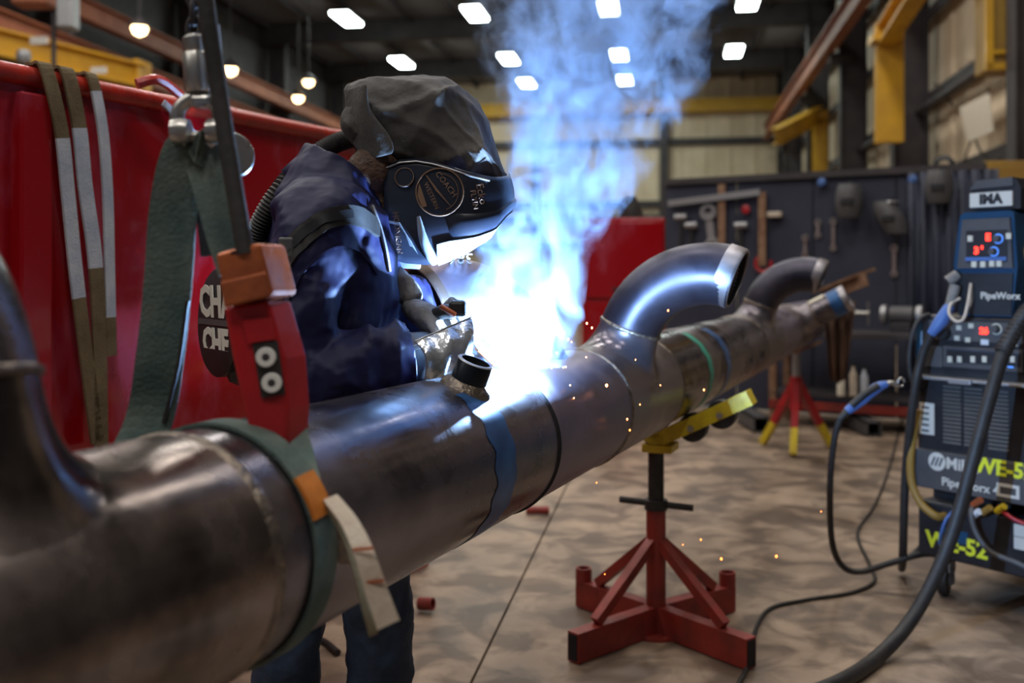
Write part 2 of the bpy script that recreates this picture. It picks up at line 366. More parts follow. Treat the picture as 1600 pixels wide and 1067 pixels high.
jib('far yellow jib crane at the end of the right wall, boom reaching left', V((pB.x, pB.y, 0)), 0, at(0, 172, 30).z, at(1280, 178, 30), at(1212, 214, 27.5), .42, .75)
t = thing('crane_box', 'large yellow crane end box high on the right wall', 'crane box', at(1570, 50, 13.0))
g = G(); c = at(1575, 40, 12.9); g.box(c, (.62, .7, 1.2), (BR, BA, Z1), .02); g.build('body', M_cab, t)
for dx in (-.34, .34):
    g = G(); g.box(c+BR*dx-BA*.36, (.09, .08, 1.24), (BR, BA, Z1)); g.build('frame_post', M_yel, t)
g = G(); g.box(c-BA*.36-Z1*.60, (.76, .08, .08), (BR, BA, Z1)); g.build('frame_rail', M_yel, t)
g = G(); g.box(c-BA*.36-Z1*.42, (.6, .08, .05), (BR, BA, Z1)); g.build('frame_rail', M_yel, t)
t = thing('steel_locker', 'ochre steel locker by the right wall, behind the wire feeder', 'locker', V((at(1585, 0, 11).x, 11, 0)))
c = at(1600, 430, 11.0); c.z = 1.3; 
g = G(); g.box(V((c.x+.15, 11.2, 1.28)), (1.1, .6, 2.56), (BR, BA, Z1), .02); g.build('body', M_cab, t)
for dx in (-.27, .27):
    g = G(); g.box(V((c.x+.15, 11.2, 1.35))-BA*.31+BR*dx, (.5, .03, 2.3), (BR, BA, Z1), .01); d_ = g.build('door', M_cab, t)
    g = G(); g.cyl(V((c.x+.15, 11.2, 1.3))-BA*.35+BR*dx*.3, V((c.x+.15, 11.2, 1.45))-BA*.35+BR*dx*.3, .012, 8); g.build('handle', M_lgry, d_)
g = G(); q = [on_wall(1499, 168, R0-.3), on_wall(1545, 145, R0-.3), on_wall(1552, 205, R0-.3), on_wall(1512, 222, R0-.3)]
g.prism(q, BR*.01); tag(g.build('notice_sheet', M_paper), 'large pale paper sheet hanging tilted on the right wall girts', 'notice')
# left yellow beam with hoist
t = thing('bridge_beam', 'yellow overhead bridge beam at upper left above the red tank', 'crane', at(100, 105, 16))
a_, b_ = at(-120, 40, 15.5), at(222, 140, 19.5); b_.z = a_.z
ibeam(G(), a_, b_, .42, .3).build('beam', M_yel, t)
g = G(); g.box(b_, (.12, .5, .6), (BR, BA, Z1)); g.build('end_plate', M_yel, t)
for (px, py, Y_) in ((68, 66, 16.4), (160, 112, 18.2)):
    g = G(); g.box(at(px, py, Y_)-BA*.12, (.3, .03, .12), (BR, BA, Z1)); g.build('capacity_plate', M_white, t)
t = thing('chain_hoist', 'grey and orange electric hoist hanging at the upper left corner', 'hoist', at(60, -20, 12))
g = G(); g.box(at(52, -8, 12), (.42, .3, .3), None, .04); g.build('motor_housing', M_rail, t)
g = G(); g.box(at(106, 8, 12), (.2, .25, .6), None, .03); g.build('control_box', M_lgry, t)
g = G(); g.cyl(at(84, 20, 12), at(84, 105, 12), .03, 8); g.build('hook_chain', M_dsteel, t)
g = G(); g.lathe(at(37, 88, 12), (0, 0, 1), [(.0, -.09), (.07, -.07), (.09, 0), (.07, .07), (0, .09)], 14); g.build('hook_block', M_lgry, t, True)

# high-bay lamps ahead of the camera
lab = {(0, 28.6): 'upper left high-bay lamp, first left of the hood', (1, 28.6): 'high-bay lamp in the nearest row, straight above the hood', (2, 28.6): 'high-bay lamp in the nearest row, above the smoke', (3, 28.6): 'nearest-row high-bay lamp, furthest right at the picture top',
       (0, 34.8): 'second-row high-bay lamp, lowest one left of the hood', (1, 34.8): 'second-row high-bay lamp just right of the hood', (2, 34.8): 'second-row high-bay lamp in the middle of the smoke', (3, 34.8): 'second-row high-bay lamp right of the smoke',
       (0, 39.3): 'far high-bay lamp hidden by the welder, furthest left of its row', (1, 39.3): 'far high-bay lamp, third row, right beside the hood', (2, 39.3): 'far high-bay lamp, lowest in the smoke'}
lamp0 = None
for (i, bb), lb in lab.items():
    rr = (-9.5, -5.6, -1.7, 2.2)[i]; loc = B(rr, bb, 8.95)
    if lamp0 is None:
        lamp0 = thing('high_bay_lamp', lb, 'ceiling lamp', loc, 'high-bay lamps under the roof')
        g = G(); g.box(loc+Z1*.09, (.62, 1.55, .1), (BR, BA, Z1)); g.build('housing', M_dsteel, lamp0)
        g = G()
        g.box(loc, (.52, 1.45, .07), (BR, BA, Z1)); g.build('diffuser', M_lamp, lamp0)
        g = G(); g.cyl(loc+Z1*.1, loc+Z1*.6, .015, 6); g.build('drop_rod', M_dsteel, lamp0)
    else: dup(lamp0, loc, lb)
wl_ = [((218, 45, 20), 'small warm lamp glowing above the yellow bridge beam'), ((482, 128, 29), 'small warm lamp left of the hood, upper one of a pair'), ((466, 153, 29), 'small warm lamp left of the hood, lower one of a pair'), ((360, 109, 23), 'small dim warm lamp right of the hoist hook')]
lw0 = None
for p, lb in wl_:
    loc = at(*p)
    if lw0 is None:
        lw0 = thing('bulkhead_lamp', lb, 'lamp', loc, 'small warm lamps by the left wall')
        g = G(); g.lathe(loc, (0, 0, 1), [(.0, -.16), (.12, -.10), (.16, 0), (.14, .06)], 14); g.build('globe', M_lampw, lw0, True)
        g = G(); g.lathe(loc, (0, 0, 1), [(.22, .02), (.18, .14), (.05, .22), (.015, .3), (.015, 2.5)], 14); g.build('reflector', M_dsteel, lw0, True)
    else: dup(lw0, loc, lb)

# ------------------------------------------------------------------ red tank on the left with slings
tA, tB = at(-260, 430, 2.35), at(556, 430, 4.55)
# the rim line: seen from (0,110) to (535,215)
dT = V((837/F, 1, 0)).normalized(); nT = V((-dT.y, dT.x, 0))       # along, away from camera
T0 = V((at(300, 430, 3.3).x, 3.3, 0)); ZT = at(0, 169, 3.3).z
def tank(s, z, o=0): return T0+dT*s+nT*o+V((0, 0, z))
sL, sR = -1.45, 1.35
tk = thing('steel_tank', 'tall glossy red steel tank side with a rolled top rim', 'tank', tank(0, 0))
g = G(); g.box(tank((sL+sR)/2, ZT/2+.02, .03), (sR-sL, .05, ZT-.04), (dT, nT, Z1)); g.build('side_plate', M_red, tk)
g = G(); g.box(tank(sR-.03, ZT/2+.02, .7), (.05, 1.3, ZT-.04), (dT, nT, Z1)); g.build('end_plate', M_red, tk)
g = G(); g.tube([tank(sL, ZT), tank(sR, ZT)], .028, 14); g.build('top_rim', M_redtop, tk, True)
g = G(); g.tube([tank(sR, ZT), tank(sR, ZT, 1.3)], .028, 14); g.build('top_rim', M_redtop, tk, True)
for s in (-.60, -1.2, .95):
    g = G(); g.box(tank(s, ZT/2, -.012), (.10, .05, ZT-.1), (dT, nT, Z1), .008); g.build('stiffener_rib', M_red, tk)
g = G(); g.box(tank((sL+sR)/2, .06, 0), (sR-sL, .1, .12), (dT, nT, Z1)); g.build('base_rail', M_redtop, tk)
def tank_px(px, py, o=-.05):
    c = (px-800)/F; P0 = T0+nT*o; s = (P0.y*c-P0.x)/(dT.x-c*dT.y); p = P0+dT*s; return V((p.x, p.y, H-(py-HOR)/F*p.y))
def sling(label, seq, mats, wd):             # seq of pixel points; pieces of different dirt
    t = thing('web_sling', label, 'sling', tank_px(seq[0][0], seq[0][1]), 'web slings hung over the tank rim')
    top = tank_px(*seq[0]); top = V((top.x, top.y, ZT+.034))-nT*-.05
    pts = [top+nT*.06-Z1*.12, top+nT*.035-Z1*.008, top+Z1*.003, top-nT*.035-Z1*.012]+[tank_px(px, py) for px, py in seq[1:]]
    full = smooth_path(pts, 6); k = len(full); cut = [0]+[int(k*f) for f in mats[1::2]]+[k-1]
    for i, m in enumerate(mats[0::2]):
        seg = full[cut[i]:cut[i+1]+1]
        if len(seg) < 2: continue
        g = G(); vs = []
        g.strip(seg, wd, .008, dT); g.build('webbing' if i % 2 == 0 else 'sewn_eye', m, t)
    return t
sling('brown-topped web sling on the tank rim, leftmost of the three', [(78, 118), (95, 200), (106, 300), (118, 420), (135, 560), (152, 692)], [M_slingd, .52, M_slingw, .78, M_slingd], .042)
sling('widest web sling on the tank rim, white middle, between two others', [(112, 124), (124, 200), (133, 290), (148, 400), (155, 520), (158, 698)], [M_slingd, .50, M_slingw, .76, M_slingd], .046)
sling('short narrow web sling on the tank rim, ending highest, rightmost', [(150, 133), (160, 200), (168, 300), (171, 420), (174, 556)], [M_slingd, .48, M_slingw, .92, M_slingd], .034)
t = thing('tie_strap', 'short pale strap with red loop tied over the tank rim behind the hook', 'strap', tank_px(235, 150))
p_ = tank_px(238, 150); p_.z = ZT+.03
g = G(); g.tube(smooth_path([p_-dT*.06+Z1*.0, p_+Z1*.02-nT*.03, p_+dT*.07-Z1*.02-nT*.05], 6), .016, 8); g.build('loop', M_redtop, t, True)
g = G(); g.strip([tank_px(255, 160, -.06), tank_px(280, 185, -.07), tank_px(318, 228, -.06)], .026, .006, dT); g.build('webbing', M_slingw, t)

# ------------------------------------------------------------------ the pipe spool
pd = V((.38444687, .92314712, 0)); pu = V((-.92314712, .38444687, 0)); pA0 = V((-.82361979, .34299847, .93226709)); PR = .162
def ax(t): return pA0+pd*t
def roll(al): a = math.radians(al); return Z1*math.cos(a)-pu*math.sin(a)           # away from the pipe; positive = towards camera
def sw(t, al, h=0): return ax(t)+roll(al)*(PR+h)
spool = thing('pipe_spool', 'long welded steel pipe spool with tees and elbows lying on stands', 'pipe', ax(3)-V((0, 0, PR)))
def pipe_seg(t0, t1, m, name='pipe', R=PR, dents=0):
    g = G(); n = 56; k = max(2, int((t1-t0)/.08))
    g.tube([ax(t0+(t1-t0)*i/k) for i in range(k+1)], R, n, cap=False)
    g.tube([ax(t0+(t1-t0)*i/k) for i in range(k+1)], R-.012, n, cap=False)
    return g.build(name, m, spool, True)
def bead(t, w_=.010, m=M_bead, R=PR): 
    g = G(); g.lathe(ax(t), pd, [(R-.002, -w_), (R+.0035, -w_*.5), (R+.005, 0), (R+.0035, w_*.5), (R-.002, w_)], 72); return g.build('weld_bead', m, spool, True)
def tee(t0, t1, tb, al, rb, h1, m, R=PR+.002):
    g = G(); n = 56; k = 8
    g.tube([ax(t0+(t1-t0)*i/k) for i in range(k+1)], R, n, cap=False)
    nn = roll(al); e = nn.cross(pd).normalized(); r0 = min(rb*1.62, R*.97); N = 48; K = 10; vs = []
    for i in range(N):
        ps = 2*math.pi*i/N; cs, sn = math.cos(ps), math.sin(ps)
        def surf(ro): return pd*(ro*cs)+e*(ro*sn)+nn*math.sqrt(max(0, R*R-(ro*sn)**2))
        p0 = surf(r0); p2 = pd*(rb*cs)+e*(rb*sn)+nn*h1
        p1 = pd*(rb*cs)+e*(rb*sn)+nn*(surf(rb).dot(nn)+.012)
        for j in range(K+1):
            s = j/K; vs.append(ax(tb)+p0*(1-s)**2+p1*2*s*(1-s)+p2*s*s)
    g.add(vs, [(i*(K+1)+j, ((i+1) % N)*(K+1)+j, ((i+1) % N)*(K+1)+j+1, i*(K+1)+j+1) for i in range(N) for j in range(K)])
    o = g.build('tee', m, spool, True)
    gg = G(); q = ax(tb)+nn*h1; gg.lathe(q, nn, [(rb-.002, -.008), (rb+.004, -.004), (rb+.005, 0), (rb+.004, .004), (rb-.002, .008)], 48); gg.build('weld_bead', M_bead, spool, True)
    return q, nn
def elbow(q, n, e, rb, Rc, m, ang=90, tip=.045, name='elbow', bore=M_bore, endm=None):
    n, e = V(n).normalized(), V(e); e = (e-n*e.dot(n)).normalized(); pts = []; K = 20
    for i in range(K+1):
        a = math.radians(ang)*i/K; pts.append(q+e*(Rc*(1-math.cos(a)))+n*(Rc*math.sin(a)))
    en = (pts[-1]-pts[-2]).normalized(); a = math.radians(ang); en = e*math.sin(a)+n*math.cos(a)
    up = n.cross(e); g = G(); g.tube(pts, rb, 40, cap=False, up=up); el = g.build(name, m, spool, True)
    g = G(); g.tube(pts[:-1]+[pts[-1]+en*.001], rb-.011, 40, cap=False, up=up); g.build('bore', bore, el, True)
    g = G(); o = pts[-1]; g.lathe(o, en, [(rb+.0006, -tip), (rb+.0008, -.004), (rb-.003, .004), (rb-.010, .004), (rb-.012, -.03)], 48); g.build('bevelled_end', endm or M_ground, el, True)
    return el, o, en
pipe_seg(-.35, .40, M_pipe)
q, n = tee(.40, 1.015, .70, -13, .118, .255, M_teen)
elbow(q, n, -pu*-.2+V((-.9, .2, 0)), .118, .26, M_pipe)
bead(.40); bead(1.015, .016)
pipe_seg(1.015, 2.02, M_pipe); bead(2.02, .005, M_bore)
pipe_seg(2.02, 2.60, M_pup); bead(2.60, .008)
q, n = tee(2.60, 3.21, 2.875, 20, .090, .225, M_tee)
elbow(q, n, -pu*math.cos(.35)-Z1*math.sin(.35), .090, .245, M_elb); bead(3.21, .008)
pipe_seg(3.21, 5.08, M_pipe); bead(5.08)
q, n = tee(5.08, 5.70, 5.40, 20, .090, .225, M_tee)
elbow(q, n, -pu*math.cos(.35)-Z1*math.sin(.35), .090, .245, M_elb); bead(5.70)
pipe_seg(5.70, 6.55, M_pup)
bead(6.55); q, n = tee(6.55, 7.15, 6.85, 62, .090, .235, M_tee); bead(7.15)
g = G(); g.tube([q, q+n*.24], .088, 32, cap=False); st_ = g.build('branch_stub', M_pipe, spool, True)
g = G(); g.lathe(q, n, [(.0893, .125), (.0893, .20)], 32); g.build('blue_paint_band', M_tapeb, st_, True)
g = G(); g.lathe(q, n, [(.0895, .205), (.0895, .24), (.07, .241), (.07, .1)], 32); g.build('bevelled_end', M_ground, st_, True)
g = G(); e_ = n.cross(pd).normalized(); g.prism([q+n*a+(pd*-math.sin(b)+e_*-0+Z1*math.cos(b)*0) *.0 + (roll(-28)*math.cos(b)-pd*math.sin(b))*.0905 for a, b in ((.0, .1), (.11, .1), (.11, .6), (.0, .6))], roll(-28)*.001); g.build('paper_label', M_paper, st_)
pipe_seg(7.15, 8.2, M_pup)
g = G(); g.lathe(ax(8.2), pd, [(PR, 0), (.11, .05), (0, .06)], 32); g.build('end_cap', M_pipe, spool, True)
# painted bands
for t0, t1, m in ((1.68, 1.775, M_tapeb), (3.63, 3.70, M_tapeg), (3.97, 4.06, M_tapeb)):
    g = G(); N = 30; vs = []
    a0, a1 = (28, 158) if t0 < 2 else (20, 150)
    for i in range(N+1):
        al = a0+(a1-a0)*i/N; wob = .008*math.sin(i*1.3)
        for tt in (t0+wob, t1+wob*.5): vs.append(ax(tt)+roll(al)*(PR+.0012))
    g.add(vs, [(2*i, 2*i+1, 2*i+3, 2*i+2) for i in range(N)]); g.build('paint_band', m, spool, True)
# threaded coupling
nc = roll(22); qc = sw(1.765, 22)
g = G(); g.lathe(qc, nc, [(.0365, -.02), (.0365, .05), (.034, .053), (.029, .053), (.028, .048), (.028, -.01)], 40); cp = g.build('threaded_coupling', M_coup, spool, True)
g = G(); g.lathe(qc, nc, [(.028, .049), (.0275, -.005), (0, -.005)], 30); g.build('bore', M_bore, cp, True)
g = G(); g.lathe(qc, nc, [(.054, -.014), (.050, .002), (.043, .008), (.036, .014)], 40); g.build('weld_bead', M_bead, cp, True)
g = G(); g.lathe(qc, nc, [(.0368, .0522), (.0345, .0542), (.029, .0542)], 40); g.build('rim', M_lgry, cp, True)
# elbow standing up behind the weld, opening to the left
nb = V((-.5, -.08, .86)).normalized(); qb = ax(2.42)+nb*.25
g = G(); g.tube([ax(2.42)+nb*.12, qb], .112, 40, cap=False); g.build('branch', M_pup, spool, True)
g = G(); g.lathe(qb, nb, [(.110, -.008), (.116, 0), (.110, .008)], 40); g.build('weld_bead', M_bead, spool, True)
elb, oe, en = elbow(qb, nb, V((-.78, -.42, -.45)), .112, .165, M_pup, 82, .02, bore=M_inside, endm=M_inside)
lp = at(716, 402, 2.32)
def elb_surf(px, py):                        # nearest point on the elbow's outer skin for the chalk figures
    nn, ee = nb, (V((-.78, -.42, -.45))-nb*V((-.78, -.42, -.45)).dot(nb)).normalized(); cc = qb+ee*.165; best = None
    d = V(((px-800)/F, 1, -(py-HOR)/F)); o = V((0, 0, H)); kk = 1.9
    while kk < 2.9:
        p = o+d*kk; rel = p-cc; a = rel.dot(-ee); b = rel.dot(nn); rad = math.hypot(a, b); off = rel.dot(nn.cross(ee))
        if math.hypot(rad-.165, off) < .1135 and b > 0: return p
        kk += .002
    return at(px, py, 2.42)
letter('384', 26, None, (1, 0, 0), (0, 1, 0), M_chalk, elb, 'chalk_figures', 0, fn=lambda c: elb_surf(720-c.x*1.0, 403+c.y*.9))

# ------------------------------------------------------------------ front pipe stand
S0 = V((.527, 3.62, 0)); S0 = V((at(1025, 430, 3.62).x, 3.62, 0))
st = thing('pipe_stand', 'dark red four-legged pipe stand with yellow roller head', 'pipe stand', S0)
dirs = [V((math.cos(math.radians(a)), math.sin(math.radians(a)), 0)) for a in (36, 131, 222, 308)]
LEN = [.40, .39, .43, .43]
for i, d in enumerate(dirs):
    z = .055
    g = G(); g.bar(S0+d*.02+Z1*z, S0+d*LEN[i]+Z1*z, .05, .10); arm = g.build('base_arm', M_redst, st)
    g = G(); g.box(S0+d*(LEN[i]+.001)+Z1*z, (.004, .04, .086), (d, Z1.cross(d), Z1)); g.build('open_end', M_bore, arm)
    g = G(); g.bar(S0+Z1*.335+d*.02, S0+d*LEN[i]*.74+Z1*.115, .034, .034); g.build('strut', M_redst, st)
    if i < 2:
        g = G(); g.lathe(S0+d*(LEN[i]-.02)+Z1*.0, (0, 0, 1), [(.032, .10), (.032, .155), (.024, .155), (.024, .11)], 18); g.build('socket', M_redst, st, True)
g = G(); g.cyl(S0+Z1*.02, S0+Z1*.455, .036, 20); g.build('post', M_redst, st, True)
g = G(); g.lathe(S0, (0, 0, 1), [(0, .0), (.10, .0), (.10, .012), (0, .012)], 28); g.build('foot_plate', M_redst, st, True)
g = G(); g.lathe(S0+Z1*.455, (0, 0, 1), [(.02, -.005), (.042, -.005), (.042, .03), (.02, .03)], 20); h_ = g.build('handle_nut', M_blk, st, True)
hd = V((.93, -.36, 0)).normalized(); g = G(); g.cyl(S0+Z1*.475-hd*.135, S0+Z1*.465+hd*.135, .0125, 10); g.build('handle_bar', M_blk, h_, True)
g = G(); g.cyl(S0+Z1*.44, S0+Z1*.70, .029, 18); g.build('screw', M_blk, st, True)
tS = (S0-pA0).dot(pd); foot = ax(tS); VZ = .93226709-PR-.062      # V head under the pipe
hv = V((S0.x*.35+foot.x*.65, S0.y*.35+foot.y*.65, 0)); hv = V((foot.x, foot.y, 0))
head = st
base_v = V((foot.x, foot.y, VZ))
for s in (1, -1):
    dv = (-pu*s*math.cos(math.radians(27))+Z1*math.sin(math.radians(27)))
    for o in (-.045, .045):
        g = G(); g.bar(base_v+pd*o-dv*.02, base_v+pd*o+dv*.36, .012, .052, dv.cross(pd)); g.build('head_arm', M_yel2, st)
    g = G(); g.bar(base_v+pd*.0+dv*.352, base_v+dv*.366, .10, .052, dv.cross(pd)); g.build('end_plate', M_yel2, st)
    up_ = (Z1-dv*Z1.dot(dv)).normalized()
    for w_ in (.13, .245):
        c = base_v+dv*w_-up_*.012
        g = G(); g.lathe(c, pd, [(0, -.034), (.026, -.034), (.050, -.030), (.052, 0), (.050, .030), (.026, .034), (0, .034)], 28); wh = g.build('roller', M_blk, st, True)
        g = G(); g.lathe(c, pd, [(0, -.056), (.011, -.056), (.013, -.05), (.013, .05), (.011, .056), (0, .056)], 12); g.build('axle_bolt', M_zinc, wh, True)
g = G(); g.box(base_v-Z1*.03, (.11, .12, .03), (-pu, pd, Z1), .005); g.build('head_plate', M_yel2, st)
g = G(); g.bar(V((S0.x, S0.y, .69)), V((foot.x, foot.y, VZ-.03)), .05, .03); g.build('head_plate', M_blk, st)

# far tripod stand
tT = 7.62; q0 = ax(tT); S1 = V((q0.x, q0.y, 0))
st = thing('pipe_stand', 'small red tripod pipe stand with yellow feet under the far pipe end', 'pipe stand', S1)
for a in (250, 15, 130):
    d = V((math.cos(math.radians(a)), math.sin(math.radians(a)), 0))
    g = G(); p1 = S1+Z1*.50+d*.02; p2 = S1+d*.30+Z1*.0; g.bar(p1, p1.lerp(p2, .62), .05, .05); leg = g.build('leg', M_redd, st)
    g = G(); g.bar(p1.lerp(p2, .62), p2+Z1*.02, .05, .05); g.build('foot', M_yel2, leg)
g = G(); g.cyl(S1+Z1*.3, S1+Z1*.55, .045, 16); g.build('post', M_redd, st, True)
g = G(); g.cyl(S1+Z1*.5, S1+Z1*.735, .03, 16); g.build('screw', M_lgry, st, True)
for s in (1, -1):
    g = G(); dv = -pu*s*.9+Z1*.43; g.bar(S1+Z1*.73, S1+Z1*.73+dv*.2, .07, .02); g.build('head_arm', M_rust, st)

# ------------------------------------------------------------------ hoist hook, sling, clamp in the foreground
YH = 1.44
hk = thing('hoist_hook', 'steel swivel and shackle hanging on a chain in the left foreground', 'shackle', at(310, 230, YH))
g = G(); g.lathe(at(311, 145, YH), (-.05, 0, 1), [(0, 0), (.018, 0), (.0205, .004), (.0205, .055), (.018, .058), (.0195, .062), (.0195, .078), (.012, .084), (0, .084)], 22); g.build('swivel', M_zinc, hk, True)
for i in range(5):
    c = at(303, 45-i*26, YH); g = G(); A = V((1, 0, 0)) if i % 2 == 0 else V((0, 1, 0)); pts = []
    for j in range(17):
        a = 2*math.pi*j/16; pts.append(c+A*(.009*math.cos(a))+Z1*(.017*math.sin(a)))
    g.tube(pts, .004, 8, False); g.build('chain_link', M_dsteel, hk, True)
pts = [at(296, 222, YH), at(277, 205, YH), at(280, 172, YH), at(300, 154, YH), at(322, 154, YH), at(340, 172, YH), at(342, 205, YH), at(326, 226, YH)]
g = G(); g.tube(smooth_path(pts, 5), .0105, 12); g.build('bow', M_zinc, hk, True)
for px in (283, 338):
    g = G(); g.lathe(at(px, 205, YH-.012), (1, 0, 0), [(0, -.012), (.017, -.012), (.019, 0), (.017, .012), (0, .012)], 18); g.build('lug', M_zinc, hk, True)
g = G(); g.cyl(at(268, 214, YH), at(352, 214, YH), .0085, 12); g.build('pin', M_zinc, hk, True)
g = G(); g.lathe(at(362, 242, YH+.06), V((.5, -.8, .1)), [(0, -.004), (.033, -.004), (.035, 0), (.033, .004), (0, .004)], 30); g.build('washer_plate', M_zinc, hk, True)
g = G(); g.box(at(318, 160, YH), (.03, .03, .02), None, .006); g.build('yoke', M_zinc, hk)

cb = thing('hoist_cable', 'thick black cable hanging straight down in the left foreground', 'cable', at(382, 395, 1.36))
g = G(); g.tube(smooth_path([at(308, -120, 1.38), at(321, 0, 1.38), at(343, 150, 1.38), at(362, 270, 1.37), at(384, 398, 1.355)], 6), .0125, 12); g.build('jacket', M_blk, cb, True)
g = G(); g.tube(smooth_path([at(334, 40, 1.40), at(341, 110, 1.40), at(345, 165, 1.40)], 4), .008, 10); g.build('clear_sleeve', M_lgry, cb, True)

ts = 1.108                                   # sling choked round the pipe here
gs = thing('web_sling', 'worn green web sling from the shackle, choked around the near pipe', 'sling', sw(ts, 0))
apex = at(308, 236, YH)
sd = V((.9, .35, .2)).normalized()
far = ax(ts-.02)+pu*(PR+.01)
g = G(); g.strip([apex+V((.02, .01, -.012)), apex+V((-.006, 0, .004)), at(284, 262, YH), at(270, 340, YH+.01), at(262, 450, YH+.015), at(250, 560, YH+.02), at(232, 660, YH+.03), far+V((0, 0, .05)), far-Z1*.05], .068, .006, [V((1, .1, 0))]); g.build('left_leg', M_sling, gs)
g = G(); g.strip([at(293, 470, YH+.010), at(279, 570, YH+.016), at(256, 660, YH+.026)], .005, .010, V((1, .1, 0))); g.build('stitched_edge', M_blk, gs)
g = G(); g.strip([apex+V((-.01, 0, .0)), at(318, 250, YH), at(335, 300, YH-.01), at(352, 360, YH-.02), at(372, 420, YH-.03)], .058, .006, [V((.95, -.1, .12))]); g.build('right_leg', M_sling, gs)
g = G(); g.strip([at(300, 260, YH+.02), at(322, 330, YH+.02), at(330, 400, YH+.02)], .03, .006, V((1, .2, 0))); g.build('inner_fold', M_blk, gs)
def wrap(a0, a1, t0, t1, h=.004, n=9): return [ax(t0+(t1-t0)*i/(n-1))+roll(a0+(a1-a0)*i/(n-1))*(PR+h) for i in range(n)]
g = G(); low = wrap(28, 62, ts-.01, ts, .006, 5)
g.strip([at(400, 500, 1.47), at(428, 580, 1.45), at(452, 665, 1.40), at(475, 748, 1.318)], [.055, .046], .006, [V((.93, .3, .1)), V((.6, .8, 0))]); g.build('lower_leg', M_sling, gs)
g = G(); g.strip(wrap(52, 72, ts-.005, ts, .010, 4), .044, .005, pd); g.build('orange_tag', M_orgtag, gs)
for a0, a1 in ((36, 80), (70, 190), (185, 285)):
    g = G(); g.strip(wrap(a0, a1, ts, ts, .005, 12), .046, .005, pd); g.build('choker_loop', M_sling, gs)
g = G(); g.strip(wrap(-75, 40, ts, ts, .004, 12), .046, .005, pd); g.build('choker_loop', M_sling, gs)
ws = thing('web_strap', 'cream web strap with loose split ends hanging from the near choker', 'strap', at(560, 850, 1.26))
g = G(); g.strip([at(516, 778, 1.315), at(545, 815, 1.28), at(567, 860, 1.255), at(585, 915, 1.25), at(607, 976, 1.25)], [.020, .030], .004, [V((1, .3, .1))]); g.build('tail', M_slingc, ws)
g = G(); g.strip([at(514, 782, 1.32), at(540, 830, 1.29), at(560, 890, 1.27), at(572, 945, 1.265), at(584, 992, 1.265)], [.018, .012], .004, [V((1, .3, .1))]); g.build('tail', M_slingd, ws)
for py, px in ((857, 566), (908, 583)):
    g = G(); g.bar(at(px-15, py+2, 1.247), at(px+17, py-1, 1.247), .002, .004); g.build('stitching', M_org, ws)
g = G(); g.box(at(545, 850, 1.30), (.03, .02, .05), None, .006); g.build('buckle', M_bead, ws)

# red clamp with the orange block
YC = 1.36
cl = thing('lifting_clamp', 'red steel lifting clamp with worn orange block, standing on the near pipe', 'clamp', at(432, 748, YC))
def poly_px(pp, Y): return [at(x, y, Y) for x, y in pp]
dep = V((.02, .055, 0))
g = G(); g.prism(poly_px([(348, 480), (418, 470), (444, 560), (450, 640), (446, 742), (408, 752), (380, 640), (362, 560)], YC), dep); b_ = g.build('body', M_redd, cl)
md = b_.modifiers.new('bevel', 'BEVEL'); md.width = .005; md.segments = 2
g = G(); g.prism(poly_px([(396, 537), (434, 532), (446, 615), (410, 622)], YC-.001), dep*-.04); g.build('recess_plate', M_blk, b_)
for px, py in ((416, 558), (425, 598)):
    g = G(); g.lathe(at(px, py, YC-.004), (0.1, -1, .05), [(0, .0), (.0135, 0), (.0135, .004), (.0125, .005), (.0055, .005), (.0055, .002), (0, .002)], 22); bq = g.build('bolt', M_white, b_); g = G(); g.lathe(at(px, py, YC-.004), (0.1, -1, .05), [(.0055, .0045), (.003, .0052), (0, .0052)], 14); g.build('bolt_socket', M_dsteel, b_)
g = G(); g.prism(poly_px([(382, 500), (424, 496), (430, 530), (390, 536)], YC-.001), dep*-.08); g.build('raised_pad', M_redd, b_)
g = G(); g.prism(poly_px([(334, 396), (404, 378), (425, 462), (352, 481)], YC-.012), V((.02, .075, 0))); k_ = g.build('orange_block', M_org, cl)
md = k_.modifiers.new('bevel', 'BEVEL'); md.width = .007; md.segments = 3
g = G(); g.prism(poly_px([(360, 393), (388, 387), (389, 391), (361, 397)], YC-.0125), V((0, -.001, 0))); g.build('slot', M_bore, k_)
g = G(); g.prism(poly_px([(345, 440), (416, 424), (425, 462), (352, 481)], YC-.013), V((0, -.006, .0))); k2 = g.build('front_lip', M_org, k_)
md = k2.modifiers.new('bevel', 'BEVEL'); md.width = .003; md.segments = 2

# ------------------------------------------------------------------ the welder
pw = thing('person', 'welder in navy jacket, jeans, hooded welding helmet and gloves bending over the pipe', 'person', V((-.42, 2.35, 0)))
wd_ = V((-.22, .975, 0)); fd_ = V((.975, .22, 0))                   # body width (towards his left) and forward
def loft(g, secs, n=36, mod=None):            # secs: centre, half forward, half width, forward tilt z
    vs = []
    for i, (c, hf, hw, tz) in enumerate(secs):
        for j in range(n):
            a = 2*math.pi*j/n; ca, sa = math.cos(a), math.sin(a)
            p = 2.4; rr = (abs(ca)**p+abs(sa)**p)**(-1/p)
            k = mod(i/(len(secs)-1), a) if mod else 1
            vs.append(V(c)+fd_*(hf*ca*rr*k)+wd_*(hw*sa*rr*k)+Z1*(tz*ca))
    k = len(secs); fs = [(i*n+j, i*n+(j+1) % n, (i+1)*n+(j+1) % n, (i+1)*n+j) for i in range(k-1) for j in range(n)]
    fs += [tuple(reversed(range(n))), tuple((k-1)*n+j for j in range(n))]
    return g.add(vs, fs)
